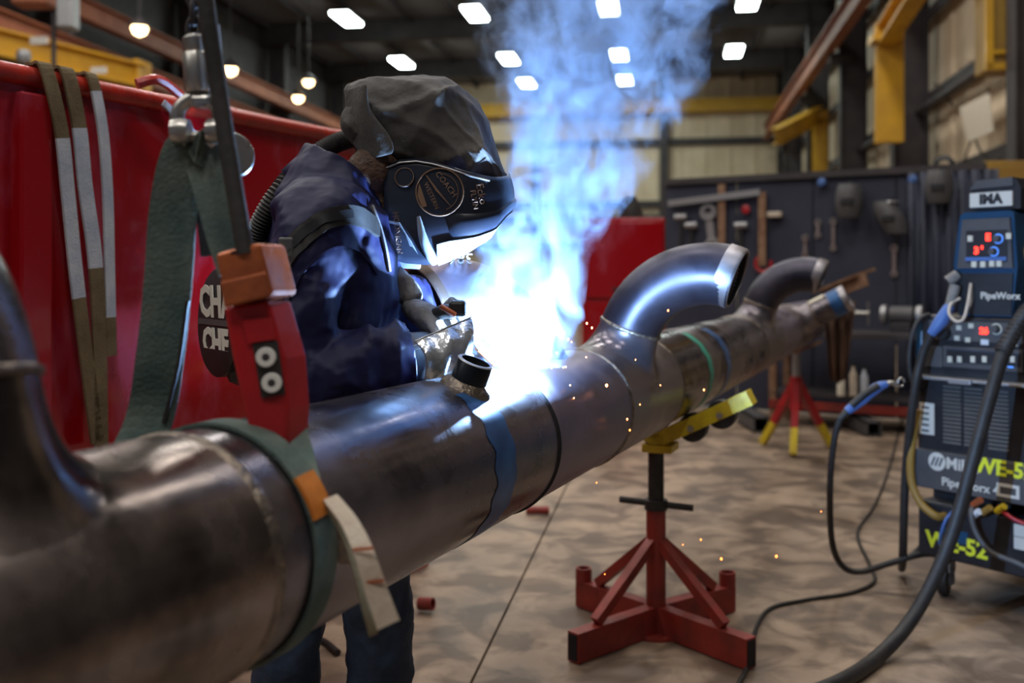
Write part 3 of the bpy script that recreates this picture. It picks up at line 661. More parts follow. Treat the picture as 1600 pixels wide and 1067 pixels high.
def remesh(o, vox, it=4, disp=0, dsize=.08, fine=0):
    m = o.modifiers.new('remesh', 'REMESH'); m.mode = 'VOXEL'; m.voxel_size = vox; m.use_smooth_shade = True
    s = o.modifiers.new('smooth', 'SMOOTH'); s.iterations = it; s.factor = .5
    if disp:
        tx = bpy.data.textures.new('folds', 'CLOUDS'); tx.noise_scale = dsize; tx.noise_depth = 2
        d = o.modifiers.new('folds', 'DISPLACE'); d.texture = tx; d.strength = disp; d.mid_level = .5; d.texture_coords = 'GLOBAL'
RS = V((-.395, 2.075, 1.405)); RE = V((-.425, 1.985, 1.10)); RWr = V((-.207, 2.045, 1.130)); RH = V((-.152, 2.150, 1.150))
LS = V((-.46, 2.44, 1.40)); LE = V((-.345, 2.46, 1.225)); LWr = V((-.232, 2.235, 1.232)); LH = V((-.175, 2.14, 1.205))
HC = V((-.195, 2.29, 1.492))                  # head centre
# body: head, neck, trunk, limbs in one continuous mesh
g = G()
g.tube([V((-.41, 2.25, 1.30)), V((-.385, 2.25, 1.47)), V((-.32, 2.26, 1.53)), V((-.25, 2.285, 1.505))], [.10, .075, .060, .06], 16)
hd_ = V((.88, -.05, -.42)).normalized()
g.tube([HC-hd_*.11, HC-hd_*.085, HC-hd_*.03, HC+hd_*.04, HC+hd_*.085, HC+hd_*.10], [.03, .07, .092, .088, .06, .02], 18)
g.tube([HC+V((.02, 0, .0)), HC+V((.05, -.01, -.09))], [.07, .05], 14)                        # jaw
g.tube([HC+hd_*.09+V((0, 0, .01)), HC+hd_*.125+V((0, 0, -.02))], [.014, .018], 8)             # nose
for s in (-1, 1): g.tube([HC+V((-.02, s*.070, -.02)), HC+V((-.03, s*.092, -.01))], [.026, .018], 10)    # ears
loft(g, [(V((-.43, 2.30, .86)), .10, .14, 0), (V((-.42, 2.28, 1.05)), .10, .14, 0), (V((-.41, 2.25, 1.3)), .10, .16, 0), (V((-.40, 2.25, 1.44)), .07, .12, 0)])
for S_, E_, W_, H_ in ((RS, RE, RWr, RH), (LS, LE, LWr, LH)): g.tube(smooth_path([S_, E_, W_], 5), lerpr([.05, .042, .03], 11), 12)
HIPR, KR, AR_ = V((-.36, 2.22, .88)), V((-.312, 2.34, .48)), V((-.325, 2.43, .09))
HIPL, KL, AL_ = V((-.48, 2.36, .88)), V((-.52, 2.32, .48)), V((-.56, 2.42, .09))
for a_, b_, c_ in ((HIPR, KR, AR_), (HIPL, KL, AL_)): g.tube(smooth_path([a_, b_, c_], 5), lerpr([.075, .055, .04], 11), 12)
body = g.build('body', M_skin, pw, True); remesh(body, .012, 3)
# hair and beard at the nape
g = G(); g.tube([HC-hd_*.118+V((0, 0, .0)), HC-hd_*.07, HC+V((-.02, 0, -.0))], [.04, .085, .099], 16)
g.tube(smooth_path([HC+V((-.105, -.050, .05)), HC+V((-.112, -.056, -.02)), HC+V((-.088, -.052, -.08)), HC+V((-.05, -.04, -.11))], 4), .036, 12)
g.tube(smooth_path([HC+V((-.10, -.03, .03)), HC+V((-.10, -.05, -.03)), HC+V((-.06, -.05, -.08))], 4), .042, 10)
g.tube(smooth_path([HC-hd_*.10+V((0, -.03, 0)), V((-.31, 2.225, 1.535)), V((-.335, 2.235, 1.50))], 4), lerpr([.05, .058, .05], 9), 14)
hair = g.build('hair', M_hair, pw, True); remesh(hair, .008, 2, .008, .012)
# jacket
g = G()
def crs(x): return (1-abs(math.sin(x)))**1.6
def tf(s, a): return 1+.020*math.sin(4*a+11*s)+.16*crs(2.0*a+7*s)*math.sin(3.1*s)+.11*crs(3*a-11*s+1)
loft(g, [(V((-.43, 2.31, .80)), .135, .185, 0), (V((-.43, 2.30, .92)), .135, .185, 0), (V((-.425, 2.28, 1.04)), .13, .185, -.01), (V((-.415, 2.26, 1.16)), .138, .195, -.015), (V((-.41, 2.255, 1.27)), .142, .20, -.02),
         (V((-.405, 2.25, 1.37)), .135, .20, -.03), (V((-.40, 2.25, 1.45)), .118, .175, -.035), (V((-.40, 2.25, 1.51)), .092, .13, -.04), (V((-.39, 2.25, 1.555)), .070, .085, -.04)], 44, tf)
def sf(s, a): return .93+(.04+.42*max(0, s-.5))*crs(a*.5+34*s)+.20*crs(a+7.5*s+.6)+.12*crs(1.5*a-13*s)
for S_, E_, W_, k in ((RS, RE, RWr, 1), (LS, LE, LWr, 0)):
    pth = smooth_path([S_+V((-.02, .08, .03)) if k else S_, S_, S_.lerp(E_, .5)+V((-.02, -.01, 0)), E_, E_.lerp(W_, .5), W_], 8); rs = lerpr([.085, .094, .088, .082, .076, .064], len(pth))
    g.tube(pth, rs, 28, True, sf)
jk = g.build('jacket', M_jack, pw, True); remesh(jk, .005, 1, .014, .07)
from mathutils.bvhtree import BVHTree
bpy.context.view_layer.update(); _dg = bpy.context.evaluated_depsgraph_get(); _ev = jk.evaluated_get(_dg); _me = _ev.to_mesh()
JB = BVHTree.FromPolygons([_ev.matrix_world @ v.co for v in _me.vertices], [tuple(p.vertices) for p in _me.polygons])
def onj(px, py, off=.004):                    # point of the jacket's skin seen at a pixel, lifted along its normal
    d = V(((px-800)/F, 1, -(py-HOR)/F)).normalized(); p, n_, _, _ = JB.ray_cast(V((0, 0, H)), d)
    return (p+n_*off, n_) if p is not None else (at(px, py, 2.12), V((0, -1, 0)))
def cloth_band(pp, wd, m, name, off=.004, parent=None):          # a strap lying on the jacket
    raw_ = [V((x, y, 0)) for x, y in pp]; sp_ = smooth_path(raw_, 6); P = [onj(q.x, q.y, off) for q in sp_]
    P = [(P[i][0]*.5+(P[max(0, i-1)][0]+P[min(len(P)-1, i+1)][0])*.25, P[i][1]) for i in range(len(P))]; vs = []
    for i, (p, n_) in enumerate(P):
        t_ = (P[min(len(P)-1, i+1)][0]-P[max(0, i-1)][0]).normalized(); sd = t_.cross(n_).normalized()
        vs += [p-sd*wd/2-n_*.006, p+sd*wd/2-n_*.006, p+sd*wd/2+n_*.003, p-sd*wd/2+n_*.003]
    g = G(); k = len(P); g.add(vs, [(i*4+j, i*4+(j+1) % 4, i*4+4+(j+1) % 4, i*4+4+j) for i in range(k-1) for j in range(4)]+[(3, 2, 1, 0), tuple((k-1)*4+j for j in range(4))])
    return g.build(name, m, parent or pw, True)
# sleeve-to-shoulder seam, collar
g = G(); cc0 = V((-.385, 2.25, 1.512)); ca_ = V((.50, -.04, .86)).normalized(); e1 = V((.86, .0, -.50)).normalized(); e2 = ca_.cross(e1).normalized(); vs = []; nC = 40
for i in range(nC+1):
    a = math.radians(-155+310*i/nC+180); op = 1+.12*abs(math.sin(a*.5))
    for h_, r_ in ((-.035, .098), (.0, .092), (.030, .084), (.044, .086), (.030, .097), (-.012, .112), (-.045, .122)):
        vs.append(cc0+ca_*h_+(e1*math.cos(a)*1.05+e2*math.sin(a)*.98)*r_)
g.add(vs, [(i*7+j, (i+1)*7+j, (i+1)*7+j+1, i*7+j+1) for i in range(nC) for j in range(6)]); co = g.build('collar', M_jack, pw, True)
md = co.modifiers.new('solid', 'SOLIDIFY'); md.thickness = .003
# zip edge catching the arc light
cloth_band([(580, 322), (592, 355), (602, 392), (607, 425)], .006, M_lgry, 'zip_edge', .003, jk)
cloth_band([(428, 470), (438, 425), (455, 390), (490, 355), (525, 338), (560, 338), (590, 358)], .040, M_blk, 'harness_strap')
cloth_band([(448, 392), (480, 358), (515, 340), (548, 334)], .018, M_blkp, 'strap_pad', .008)
p_, n_ = onj(450, 388, .006); g = G(); g.box(p_, (.03, .014, .04), None, .004); g.build('strap_buckle', M_gry, pw)
cloth_band([(452, 470), (478, 420), (520, 388), (560, 392), (588, 430)], .004, M_jack, 'sleeve_seam', .004, jk)
# gauntlet cuff + hem piping
g = G(); ct = smooth_path([RWr+V((-.045, .0, -.004)), RWr, RWr.lerp(RH, .25), RWr.lerp(RH, .5)], 5); g.tube(ct, lerpr([.060, .055, .048, .042], len(ct)), 22); cu = g.build('glove_cuff', M_cuff, pw, True)
dcf = (RH-RWr).normalized(); g = G(); g.ring(RWr+V((-.048, 0, -.004)), V((.9, .05, .1)), .063, .0035, 32, 8); g.build('cuff_piping', M_cyan, cu, True)
for k in (-.3, -.1):
    g = G(); g.tube([RWr+V((-.03, -.055, .02+k*.05)), RWr+V((.03, -.047, .04+k*.05))], .0012, 6); g.build('cuff_stitching', M_lgry, cu)
# right hand (under the aluminised guard)
def hand(name, W, Hc, fwd, up, m, curl, thumb_up, lab=None, sc_=1.0):
    f_ = V(fwd).normalized(); u_ = V(up); u_ = (u_-f_*u_.dot(f_)).normalized(); s_ = f_.cross(u_)
    g = G(); g.tube([W, W.lerp(Hc, .5), Hc, Hc+f_*.035], [.034*sc_, .040*sc_, .044*sc_, .036*sc_], 16, flat=.72, up=s_)
    for i, (o, l) in enumerate(((-.032, .078), (-.011, .088), (.011, .084), (.031, .066))):
        b = Hc+f_*.026+s_*o; p1 = b+f_*(l*.45*math.cos(curl*.4))-u_*(l*.45*math.sin(curl*.4)); p2 = p1+f_*(l*.32*math.cos(curl))-u_*(l*.32*math.sin(curl)); p3 = p2+f_*(l*.26*math.cos(curl*1.7))-u_*(l*.26*math.sin(curl*1.7))
        g.tube([b-f_*.02, b, p1, p2, p3], [.012, .0125, .0115, .0105, .008], 10)
    tb = Hc-f_*.015-s_*.035; d = (f_*.45+V(thumb_up)*.8-s_*.15).normalized()
    g.tube([tb, tb+d*.03-s_*.006, tb+d*.058, tb+(d*.8+f_*.3)*.078], [.016, .0155, .0135, .009], 10)
    o = g.build(name, m, pw, True); remesh(o, .0045, 3, .004, .02); return o
hand('glove', RWr.lerp(RH, .4), RH, V((.85, .25, -.12)), V((.1, -.35, .9)), M_leath, 1.0, (0, .6, .6))
hand('glove', LWr.lerp(LH, .25), LH, V((.62, -.45, -.50)), V((.35, .1, .93)), M_leath, .75, (.25, -.15, 1.0))
# leather gauntlet of the left glove
g = G(); g.tube(smooth_path([at(608, 432, 2.24), at(628, 448, 2.22), at(650, 474, 2.19)], 5), lerpr([.032, .036, .026], 11), 20, True, lambda s, a: 1+.09*math.sin(3*a+12*s), flat=.62); lc = g.build('glove_gauntlet', M_leath, pw, True)
md = lc.modifiers.new('sub', 'SUBSURF'); md.levels = md.render_levels = 1
# aluminised hand guard: curved quilted sheet over the right hand
g = G(); N, K = 14, 10; vs = []
c00, c10, c11, c01 = at(648, 534, 1.975), at(735, 497, 2.085), at(728, 586, 2.03), at(664, 594, 1.935)
for i in range(N+1):
    for j in range(K+1):
        s, t_ = i/N, j/K; p = (c00*(1-s)+c10*s)*(1-t_)+(c01*(1-s)+c11*s)*t_
        bul = .020*math.sin(math.pi*min(1, t_*.95+.05))+.008*math.sin(math.pi*s); wr_ = .0045*math.sin(15*s+3*t_)*(1-s*.7)
        vs.append(p+V((.6, -.7, .35)).normalized()*(bul+wr_))
vs += [v+V((-.6, .7, -.2))*.006 for v in vs]; n1 = (N+1)*(K+1)
fs = [(i*(K+1)+j, (i+1)*(K+1)+j, (i+1)*(K+1)+j+1, i*(K+1)+j+1) for i in range(N) for j in range(K)]; fs += [tuple(n1+x for x in reversed(f)) for f in fs]
ed = [i*(K+1) for i in range(N+1)]+[N*(K+1)+j for j in range(1, K+1)]+[i*(K+1)+K for i in range(N-1, -1, -1)]+[j for j in range(K-1, 0, -1)]
fs += [(ed[i], ed[(i+1) % len(ed)], n1+ed[(i+1) % len(ed)], n1+ed[i]) for i in range(len(ed))]
g.add(vs, fs); gd = g.build('hand_guard', M_alum, pw, True, label='silver aluminised hand guard')
g = G(); g.tube([v for v in [vs[i*(K+1)] for i in range(N+1)]], .0022, 6); g.build('hem', M_lgry, gd, True)
# jeans and boots
g = G()
for a_, b_, c_ in ((HIPR, KR, AR_), (HIPL, KL, AL_)):
    pth = smooth_path([a_+Z1*.05, a_, a_.lerp(b_, .5), b_, b_.lerp(c_, .5), c_], 8); g.tube(pth, lerpr([.105, .105, .095, .080, .078, .075], len(pth)), 24, True, lambda s, a: 1+.03*math.sin(2*a+46*s)+.02*math.sin(3*a-31*s))
loft(g, [(V((-.42, 2.29, .78)), .12, .17, 0), (V((-.42, 2.29, .95)), .125, .175, 0)])
jn = g.build('jeans', M_jean, pw, True); remesh(jn, .010, 3, .014, .05)
for c_ in (AR_, AL_):
    b = V((c_.x, c_.y, 0)); g = G(); g.tube([b+Z1*.16, b+Z1*.07, b+V((.05, .0, .055)), b+V((.13, .02, .045)), b+V((.19, .03, .038))], [.055, .058, .052, .048, .030], 16); bo = g.build('boot', M_rust, pw, True)
    g = G(); g.box(b+V((.07, .01, .012)), (.28, .095, .024), None, .01); g.build('sole', M_blk, bo)
# helmet shell
X0, Y0, HW = -.157, 2.305, .116
def hside(fw):                                # half width of the shell at forward position
    if fw < .03: return HW-.10*max(0, -.03-fw)**1.2
    return HW*math.sqrt(max(0, 1-((fw-.03)/.112)**2.2)) if fw < .142 else 0
TX, TY = [596, 606, 625, 650, 675, 700, 735, 770, 792, 815], [272, 258, 251, 249, 253, 260, 272, 281, 284, 284]
BX, BY = [596, 603, 615, 630, 668, 700, 740, 768, 785, 800], [360, 384, 404, 410, 413, 400, 390, 377, 352, 338]
def hz(px, py): return H-(py-HOR)/F*2.195
def shell_pt(s, v, off=0):                    # s -1..1 around (negative = camera side), v 0 top .. 1 bottom
    a = abs(s); fmin = -.123
    if a > .55: fw = fmin+(.03-fmin)*(1-a)/.45; sd_ = hside(fw)
    else: th = a/.55*math.pi/2; fw = .03+.118*math.cos(th)**.9 if th < math.pi/2 else .03; sd_ = HW*math.sin(th)**.95
    sg = -1 if s < 0 else 1
    X = X0+fw; Y = Y0+sg*sd_; px = 800+X/2.195*F
    zt = hz(px, interp(px, TX, TY)); zb = hz(px, interp(px, BX, BY)); lift = .22*(sg*sd_+HW)
    z = zt+(zb-zt)*v+lift*(1-.55*v)
    bul = .010*math.sin(math.pi*v)-(.018*max(0, (v-.72)/.28))
    nx, ny = (fw-.0 if fw > .03 else 0), sg*sd_; ln = math.hypot(nx, ny) or 1
    return V((X+nx/ln*(bul+off), Y+ny/ln*(bul+off), z))
hm = G(); NS, NV = 60, 14; vs = [shell_pt(-1+2*i/NS, j/NV) for i in range(NS+1) for j in range(NV+1)]
hm.add(vs, [(i*(NV+1)+j, (i+1)*(NV+1)+j, (i+1)*(NV+1)+j+1, i*(NV+1)+j+1) for i in range(NS) for j in range(NV)])
helm = hm.build('welding_helmet', M_helm, pw, True)
md = helm.modifiers.new('solid', 'SOLIDIFY'); md.thickness = .005; md.offset = 1
def hel(px, py, off=.0075):                   # point on the camera side of the helmet skin
    best = None
    for i in range(0, 101):
        s = -1+i/100
        for v in (0, .25, .5, .75, 1):
            pass
    lo_ = None
    for i in range(121):
        s = -1+i/120*1.0; a0 = shell_pt(s, .5, off); p = 800+a0.x/a0.y*F
        if lo_ is None or abs(p-px) < lo_[0]: lo_ = (abs(p-px), s)
    s = lo_[1]; b0 = None
    for j in range(61):
        p = shell_pt(s, j/60, off); q = HOR-(p.z-H)/p.y*F
        if b0 is None or abs(q-py) < b0[0]: b0 = (abs(q-py), p)
    p = b0[1]; Y = p.y; return V(((px-800)/F*Y, Y, H-(py-HOR)/F*Y))
def htube(pp, r, m, name): 
    g = G(); g.tube([hel(*p) for p in pp], r, 8); return g.build(name, m, helm, True)
htube([(604, 262), (625, 254), (650, 252), (675, 256), (700, 263), (735, 275), (765, 282)], .0022, M_lgry, 'brim_edge')
g = G(); rim = [shell_pt(-.55+1.1*i/40, 0) for i in range(41)]; g.tube(rim, .0024, 8); g.build('brim_edge', M_lgry, helm, True)
g = G(); vs = []
def band(fn, n=24):                           # thick moulded ledge from two rails
    pass
# lens cover: a proud panel on the lower front with bezel bars
g = G(); vs = []; NA, NB = 26, 6
for i in range(NA+1):
    s = -.60+1.16*i/NA
    for j in range(NB+1):
        v = .50+.46*j/NB; e = .010 if 0 < i < NA and 0 < j < NB else .002; vs.append(shell_pt(s, v, e))
g.add(vs, [(i*(NB+1)+j, (i+1)*(NB+1)+j, (i+1)*(NB+1)+j+1, i*(NB+1)+j+1) for i in range(NA) for j in range(NB)]); g.build('lens_cover', M_helm, helm, True)
g = G(); vs = []
for i in range(31):
    s = -.66+1.26*i/30
    p = shell_pt(s, .99, .012); q_ = shell_pt(s, .84, .014); inn = shell_pt(s, 1.0, -.02)
    vs += [q_, p, inn+V((0, 0, -.012)), inn+V((0, 0, .01))]
g.add(vs, [(i*4+j, i*4+(j+1) % 4, i*4+4+(j+1) % 4, i*4+4+j) for i in range(30) for j in range(4)]+[(3, 2, 1, 0), tuple(30*4+j for j in range(4))]); g.build('chin_bezel', M_helmg, helm, True)
g = G(); g.tube(smooth_path([hel(654, 338, .004), hel(661, 372, .008), hel(672, 398, .008), hel(680, 410, .004)], 5), lerpr([.004, .010, .012, .010], 16), 14); g.build('bezel_bar', M_helmg, helm, True)
g = G(); q1 = [hel(607, 345, .008), hel(624, 348, .009), hel(642, 378, .010), hel(656, 402, .004)]; q2 = [hel(600, 372, .006)+V((0, .03, -.012)), hel(612, 396, .004)+V((0, .03, -.014)), hel(628, 408, .004)+V((0, .03, -.016)), hel(654, 412, .0)+V((0, .02, -.012))]
g.add(q1+q2+[p+V((.002, .012, .004)) for p in q1+q2], [(0, 1, 5, 4), (1, 2, 6, 5), (2, 3, 7, 6), (8, 12, 13, 9), (9, 13, 14, 10), (10, 14, 15, 11), (0, 8, 9, 1), (1, 9, 10, 2), (2, 10, 11, 3), (4, 5, 13, 12), (5, 6, 14, 13), (6, 7, 15, 14), (0, 4, 12, 8), (3, 11, 15, 7)]); g.build('cheek_panel', M_helmg, helm, True)
g = G(); ck = hel(632, 277, .009); g.lathe(ck, V((-.1, -1, .1)), [(0, .001), (.018, .001), (.0195, .003), (.0215, .003), (.0225, 0)], 30); kn = g.build('pivot_knob', M_helm, helm, True)
g = G(); g.ring(ck+V((0, -.003, 0)), V((-.1, -1, .1)), .0205, .0010, 30, 6); g.build('knob_rim', M_gold, kn, True)
def hring(cx, cy, r, th, m, name, a0=0, a1=360):
    g = G(); n = 48; pts = [hel(cx+r*math.cos(math.radians(a0+(a1-a0)*i/n)), cy+r*math.sin(math.radians(a0+(a1-a0)*i/n)), .0085) for i in range(n+1)]
    g.tube(pts, th, 6); return g.build(name, m, helm, True)
hring(687, 300, 37, .0016, M_gold, 'logo_ring'); hring(687, 300, 29, .0007, M_gold, 'logo_ring', -80, 70)
g = G(); g.tube([hel(666, 274, .0088), hel(682, 297, .0088), hel(704, 322, .0088)], [.0012, .0028, .0006], 6); g.build('logo_needle', M_gold, helm)
g = G(); g.prism([hel(*p) for p in ((655, 286), (660, 300), (667, 322), (660, 324), (652, 306))], V((0, -.0006, 0))); g.build('logo_wedge', M_gold, helm)
def htext(s, size, cx, cy, ang, m, sq=1.0, bold=.0):
    ca, sa = math.cos(math.radians(ang)), math.sin(math.radians(ang))
    letter(s, size, None, (1, 0, 0), (0, 1, 0), m, helm, 'lettering', 0, bold=bold, fn=lambda c: hel(cx+(c.x*sq*ca+c.y*sa), cy+(c.x*sq*sa-c.y*ca), .0085))
htext('COACH', 13, 697, 288, 52, M_gold); htext('WESTERN', 10, 674, 306, 66, M_gold)
htext('HOONIGAN', 13, 621, 364, 84, M_gold, .92); htext('Ecko', 17, 752, 303, 78, M_gold); htext('FLYIN', 12, 741, 312, 80, M_gold)
# hood
secs = [(541, 142, 208, .055), (546, 133, 222, .085), (560, 127, 240, .105), (585, 124, 252, .113), (620, 123, 262, .118), (655, 122, 266, .118), (688, 123, 272, .116), (706, 133, 276, .113), (722, 148, 281, .108), (742, 168, 287, .10), (756, 188, 290, .090), (766, 225, 292, .075), (778, 258, 292, .055), (783, 272, 290, .03)]
g = G(); n = 72; vs = []; YHd = 2.30; rs_ = []
dn = []
for k in range(len(secs)-1):
    for j in range(6):
        f = j/6; dn.append([secs[k][i]*(1-f)+secs[k+1][i]*f for i in range(4)])
dn.append(secs[-1])
for k, (px, yt, yb, hw) in enumerate(dn):
    zt, zb = at(px, yt, YHd).z, at(px, yb, YHd-.09).z; zc, hh = (zt+zb)/2, (zt-zb)/2; X = at(px, 0, YHd-.03).x; s = k/(len(dn)-1)
    for j in range(n):
        a = 2*math.pi*j/n; ca, sa = math.cos(a), math.sin(a); p = 2.6; rr = (abs(ca)**p+abs(sa)**p)**(-1/p)
        cq = lambda x: (1-abs(math.sin(x)))**2.6; fold = .95+.20*cq(2.5*a+6*s)*min(1, s*1.5)+.34*cq(10*s+1.5*a+.4)*max(0, s-.25)*1.5+.08*cq(4*a-9*s)
        vs.append(V((X+.012*math.sin(3*a+5*s), YHd+hw*ca*rr*fold, zc+hh*sa*rr*(1+(fold-1)*.55))))
k = len(dn); g.add(vs, [(i*n+j, i*n+(j+1) % n, (i+1)*n+(j+1) % n, (i+1)*n+j) for i in range(k-1) for j in range(n)]+[tuple(reversed(range(n))), tuple((k-1)*n+j for j in range(n))])
hood = g.build('hood', M_hood, pw, True)
md = hood.modifiers.new('sub', 'SUBSURF'); md.levels = md.render_levels = 1
tx = bpy.data.textures.new('hood_folds', 'CLOUDS'); tx.noise_scale = .045; tx.noise_depth = 1
d = hood.modifiers.new('folds', 'DISPLACE'); d.texture = tx; d.strength = .006; d.texture_coords = 'GLOBAL'
# back flap of the hood: a folded cloth sheet
g = G(); A_ = [(541, 140), (540, 175), (546, 208), (558, 232), (570, 252)]; Bq = [(575, 128), (574, 165), (590, 190), (612, 212), (618, 240)]
vs = []
for i in range(5):
    for j in range(6):
        f = j/5; x = A_[i][0]*(1-f)+Bq[i][0]*f; y = A_[i][1]*(1-f)+Bq[i][1]*f; dY = .012*math.sin(f*5+i*.8)-.03*(1-f)*0
        vs.append(at(x, y, 2.178+dY+.04*(1-f)**2-.012*i*f*.5))
g.add(vs, [(i*6+j, (i+1)*6+j, (i+1)*6+j+1, i*6+j+1) for i in range(4) for j in range(5)]); fl = g.build('hood_flap', M_hood, pw, True)
md = fl.modifiers.new('solid', 'SOLIDIFY'); md.thickness = .004
md = fl.modifiers.new('sub', 'SUBSURF'); md.levels = md.render_levels = 2
# breathing hose and blower
hp = smooth_path([at(556, 214, 2.33), at(520, 226, 2.30), at(478, 254, 2.25), at(440, 294, 2.2), at(412, 338, 2.2), at(398, 378, 2.22), at(394, 430, 2.26)], 18); k = len(hp)
g = G(); g.tube(hp, [.0235 if i % 2 else .0195 for i in range(k)], 18); g.build('breathing_hose', M_blk, pw, True)
g = G(); g.box(at(392, 520, 2.22), (.11, .20, .22), (V((.96, .27, 0)), V((-.27, .96, 0)), Z1), .03); bl = g.build('blower_unit', M_blkp, pw, True)
dc = at(343, 504, 2.16); dn_ = V((-.80, -.60, .02)).normalized(); dx_ = V((.60, -.80, 0)).normalized()
g = G(); g.lathe(dc, dn_, [(0, -.035), (.112, -.035), (.118, -.01), (.118, .004), (.113, .008), (0, .008)], 44); dk = g.build('filter_disc', M_blkp, pw, True, label='round black filter cover with cream letters')
letter('CHA', .092, dc+dn_*.009+Z1*.042-dx_*.0, dx_, V((-.04, -.03, 1)), M_prn, dk, bold=.004)
letter('CHE', .078, dc+dn_*.009-Z1*.045, dx_, V((-.04, -.03, 1)), M_prn, dk, bold=.004)
g = G(); g.box(dc+dn_*.0085-Z1*.0, (.21, .004, .012), (dx_, dn_, Z1)); g.build('disc_stripe', M_gry, dk)
# torch
tr = thing('welding_torch', 'black welding torch with copper nozzle held between the gloves', 'torch', at(710, 490, 2.07))
g = G(); g.tube(smooth_path([at(662, 500, 2.15), at(690, 488, 2.11), at(712, 486, 2.08)], 5), lerpr([.013, .016, .014], 11), 12); g.build('handle', M_blk, tr, True)
g = G(); g.box(at(715, 482, 2.075), (.036, .03, .035), None, .008); g.build('trigger_block', M_blkp, tr)
g = G(); g.tube([at(688, 478, 2.06), at(712, 492, 2.06)], .0055, 10); g.build('copper_lead', M_org, tr, True)
g = G(); g.tube(smooth_path([at(712, 486, 2.08), at(735, 520, 2.13), at(752, 545, 2.18)], 5), .009, 10); g.build('neck', M_lgry, tr, True)
g = G(); g.tube([at(749, 541, 2.175), at(775, 568, 2.22)], [.012, .0095], 14); g.build('nozzle', M_org, tr, True)
g = G(); g.tube([at(775, 568, 2.22), ARC-V((.004, 0, .004))], .0012, 6); g.build('filler_wire', M_lgry, tr)
g = G(); g.lathe(ARC, (0, 0, 1), [(0, -.010), (.007, -.006), (.009, 0), (.007, .006), (0, .010)], 14); tag(g.build('welding_arc', M_arc), 'blinding white welding arc on the pipe seam', 'arc')

# ------------------------------------------------------------------ welding machine on the right
M0 = V((1.65, 4.05, 0)); ma = V((.603, -.798, 0)).normalized(); mk = V((.798, .603, 0)).normalized()
def mp(s, z, o=0): return M0+ma*s-mk*o+Z1*z       # o = proud of the front
def mpx(px, py, o=0):
    c = (px-800)/F; P0 = M0-mk*o; s = (P0.y*c-P0.x)/(ma.x-c*ma.y); Y = P0.y+ma.y*s; return s, H-(py-HOR)/F*Y
MAX_ = (ma, mk, Z1); MW, MD = .56, .78
def mbox(px0, py0, px1, py1, o0, o1, bev=0, cuts=None):
    s0, z0 = mpx(px0, py0); s1, z1 = mpx(px1, py1); g = G(); g.box(mp((s0+s1)/2, (z0+z1)/2, (o0+o1)/2), (abs(s1-s0), abs(o1-o0), abs(z1-z0)), MAX_, bev); return g
wm = thing('welding_machine', 'black pipe welding power source on castors with yellow WE-52 stickers', 'welding machine', M0)
g = G(); g.box(mp(MW/2, .28, -MD/2), (MW, MD, .22), MAX_, .01); g.build('cooler_base', M_blkp, wm)
g = G(); g.box(mp(MW/2, .42, -MD/2-.05), (MW-.02, MD-.1, .08), MAX_); g.build('connector_bay', M_bore, wm)
g = G(); g.box(mp(MW/2, .755, -MD/2), (MW, MD, .33), MAX_, .008); g.build('louvre_case', M_blkp, wm)
g = G(); g.box(mp(MW/2, 1.02, -MD/2), (MW, MD, .24), MAX_, .012); g.build('control_case', M_blkp, wm)
g = G(); g.box(mp(.006, 1.02, -MD/2), (.03, MD+.004, .22), MAX_, .006); g.build('side_trim', M_blue, wm)
g = G(); g.box(mp(MW/2, .525, .012), (MW, .045, .152), MAX_, .004); lb_ = g.build('label_plate', M_gry, wm)
def mlet(s, size, px, py, m, par, o, align='LEFT', bold=0):
    ss, z = mpx(px, py, o); return letter(s, size, mp(ss, z, o), ma, Z1, m, par, align=align, bold=bold)
ss, z = mpx(1464, 721, .035)
g = G(); g.lathe(mp(ss, z, .034), -mk, [(0, .002), (.036, .002), (.036, 0)], 32); lg = g.build('logo_disc', M_prn, lb_)
for k in (-1, 0, 1):
    g = G(); c = mp(ss+k*.016, z, .037); g.prism([c+ma*-.010-Z1*.018, c+ma*-.002-Z1*.018, c+ma*.012+Z1*.018, c+ma*.004+Z1*.018], -mk*.001); g.build('logo_bar', M_gry, lg)
mlet('Miller', .062, 1478, 724, M_prn, lb_, .0355, bold=.0015); mlet('PipeWorx 400', .046, 1471, 752, M_prn, lb_, .0355, bold=.001)
mlet('WE-52', .080, 1522, 726, M_yprn, lb_, .037, bold=.003)
s0, z0 = mpx(1575, 767, .036); g = G(); g.box(mp(s0, z0, .036), (.085, .002, .05), MAX_); tg_ = g.build('serial_tag', M_prn, lb_)
g = G(); g.box(mp(s0, z0, .0375), (.06, .001, .026), MAX_); g.build('barcode', M_gry, tg_)
s0, z0 = mpx(1494, 852, .001); letter('WE-52', .088, mp(s0, z0, .0015), ma, Z1, M_yprn, wm, bold=.003)
s0, z0 = mpx(1493, 838, .001); g = G(); g.box(mp(s0, z0, .001), (.10, .002, .05), MAX_); g.build('info_label', M_blue, wm)
for py in (830, 850):
    s0, z0 = mpx(1597, py, .001); g = G(); g.box(mp(s0, z0, .001), (.06, .002, .045), MAX_); g.build('info_label', M_prn, wm)
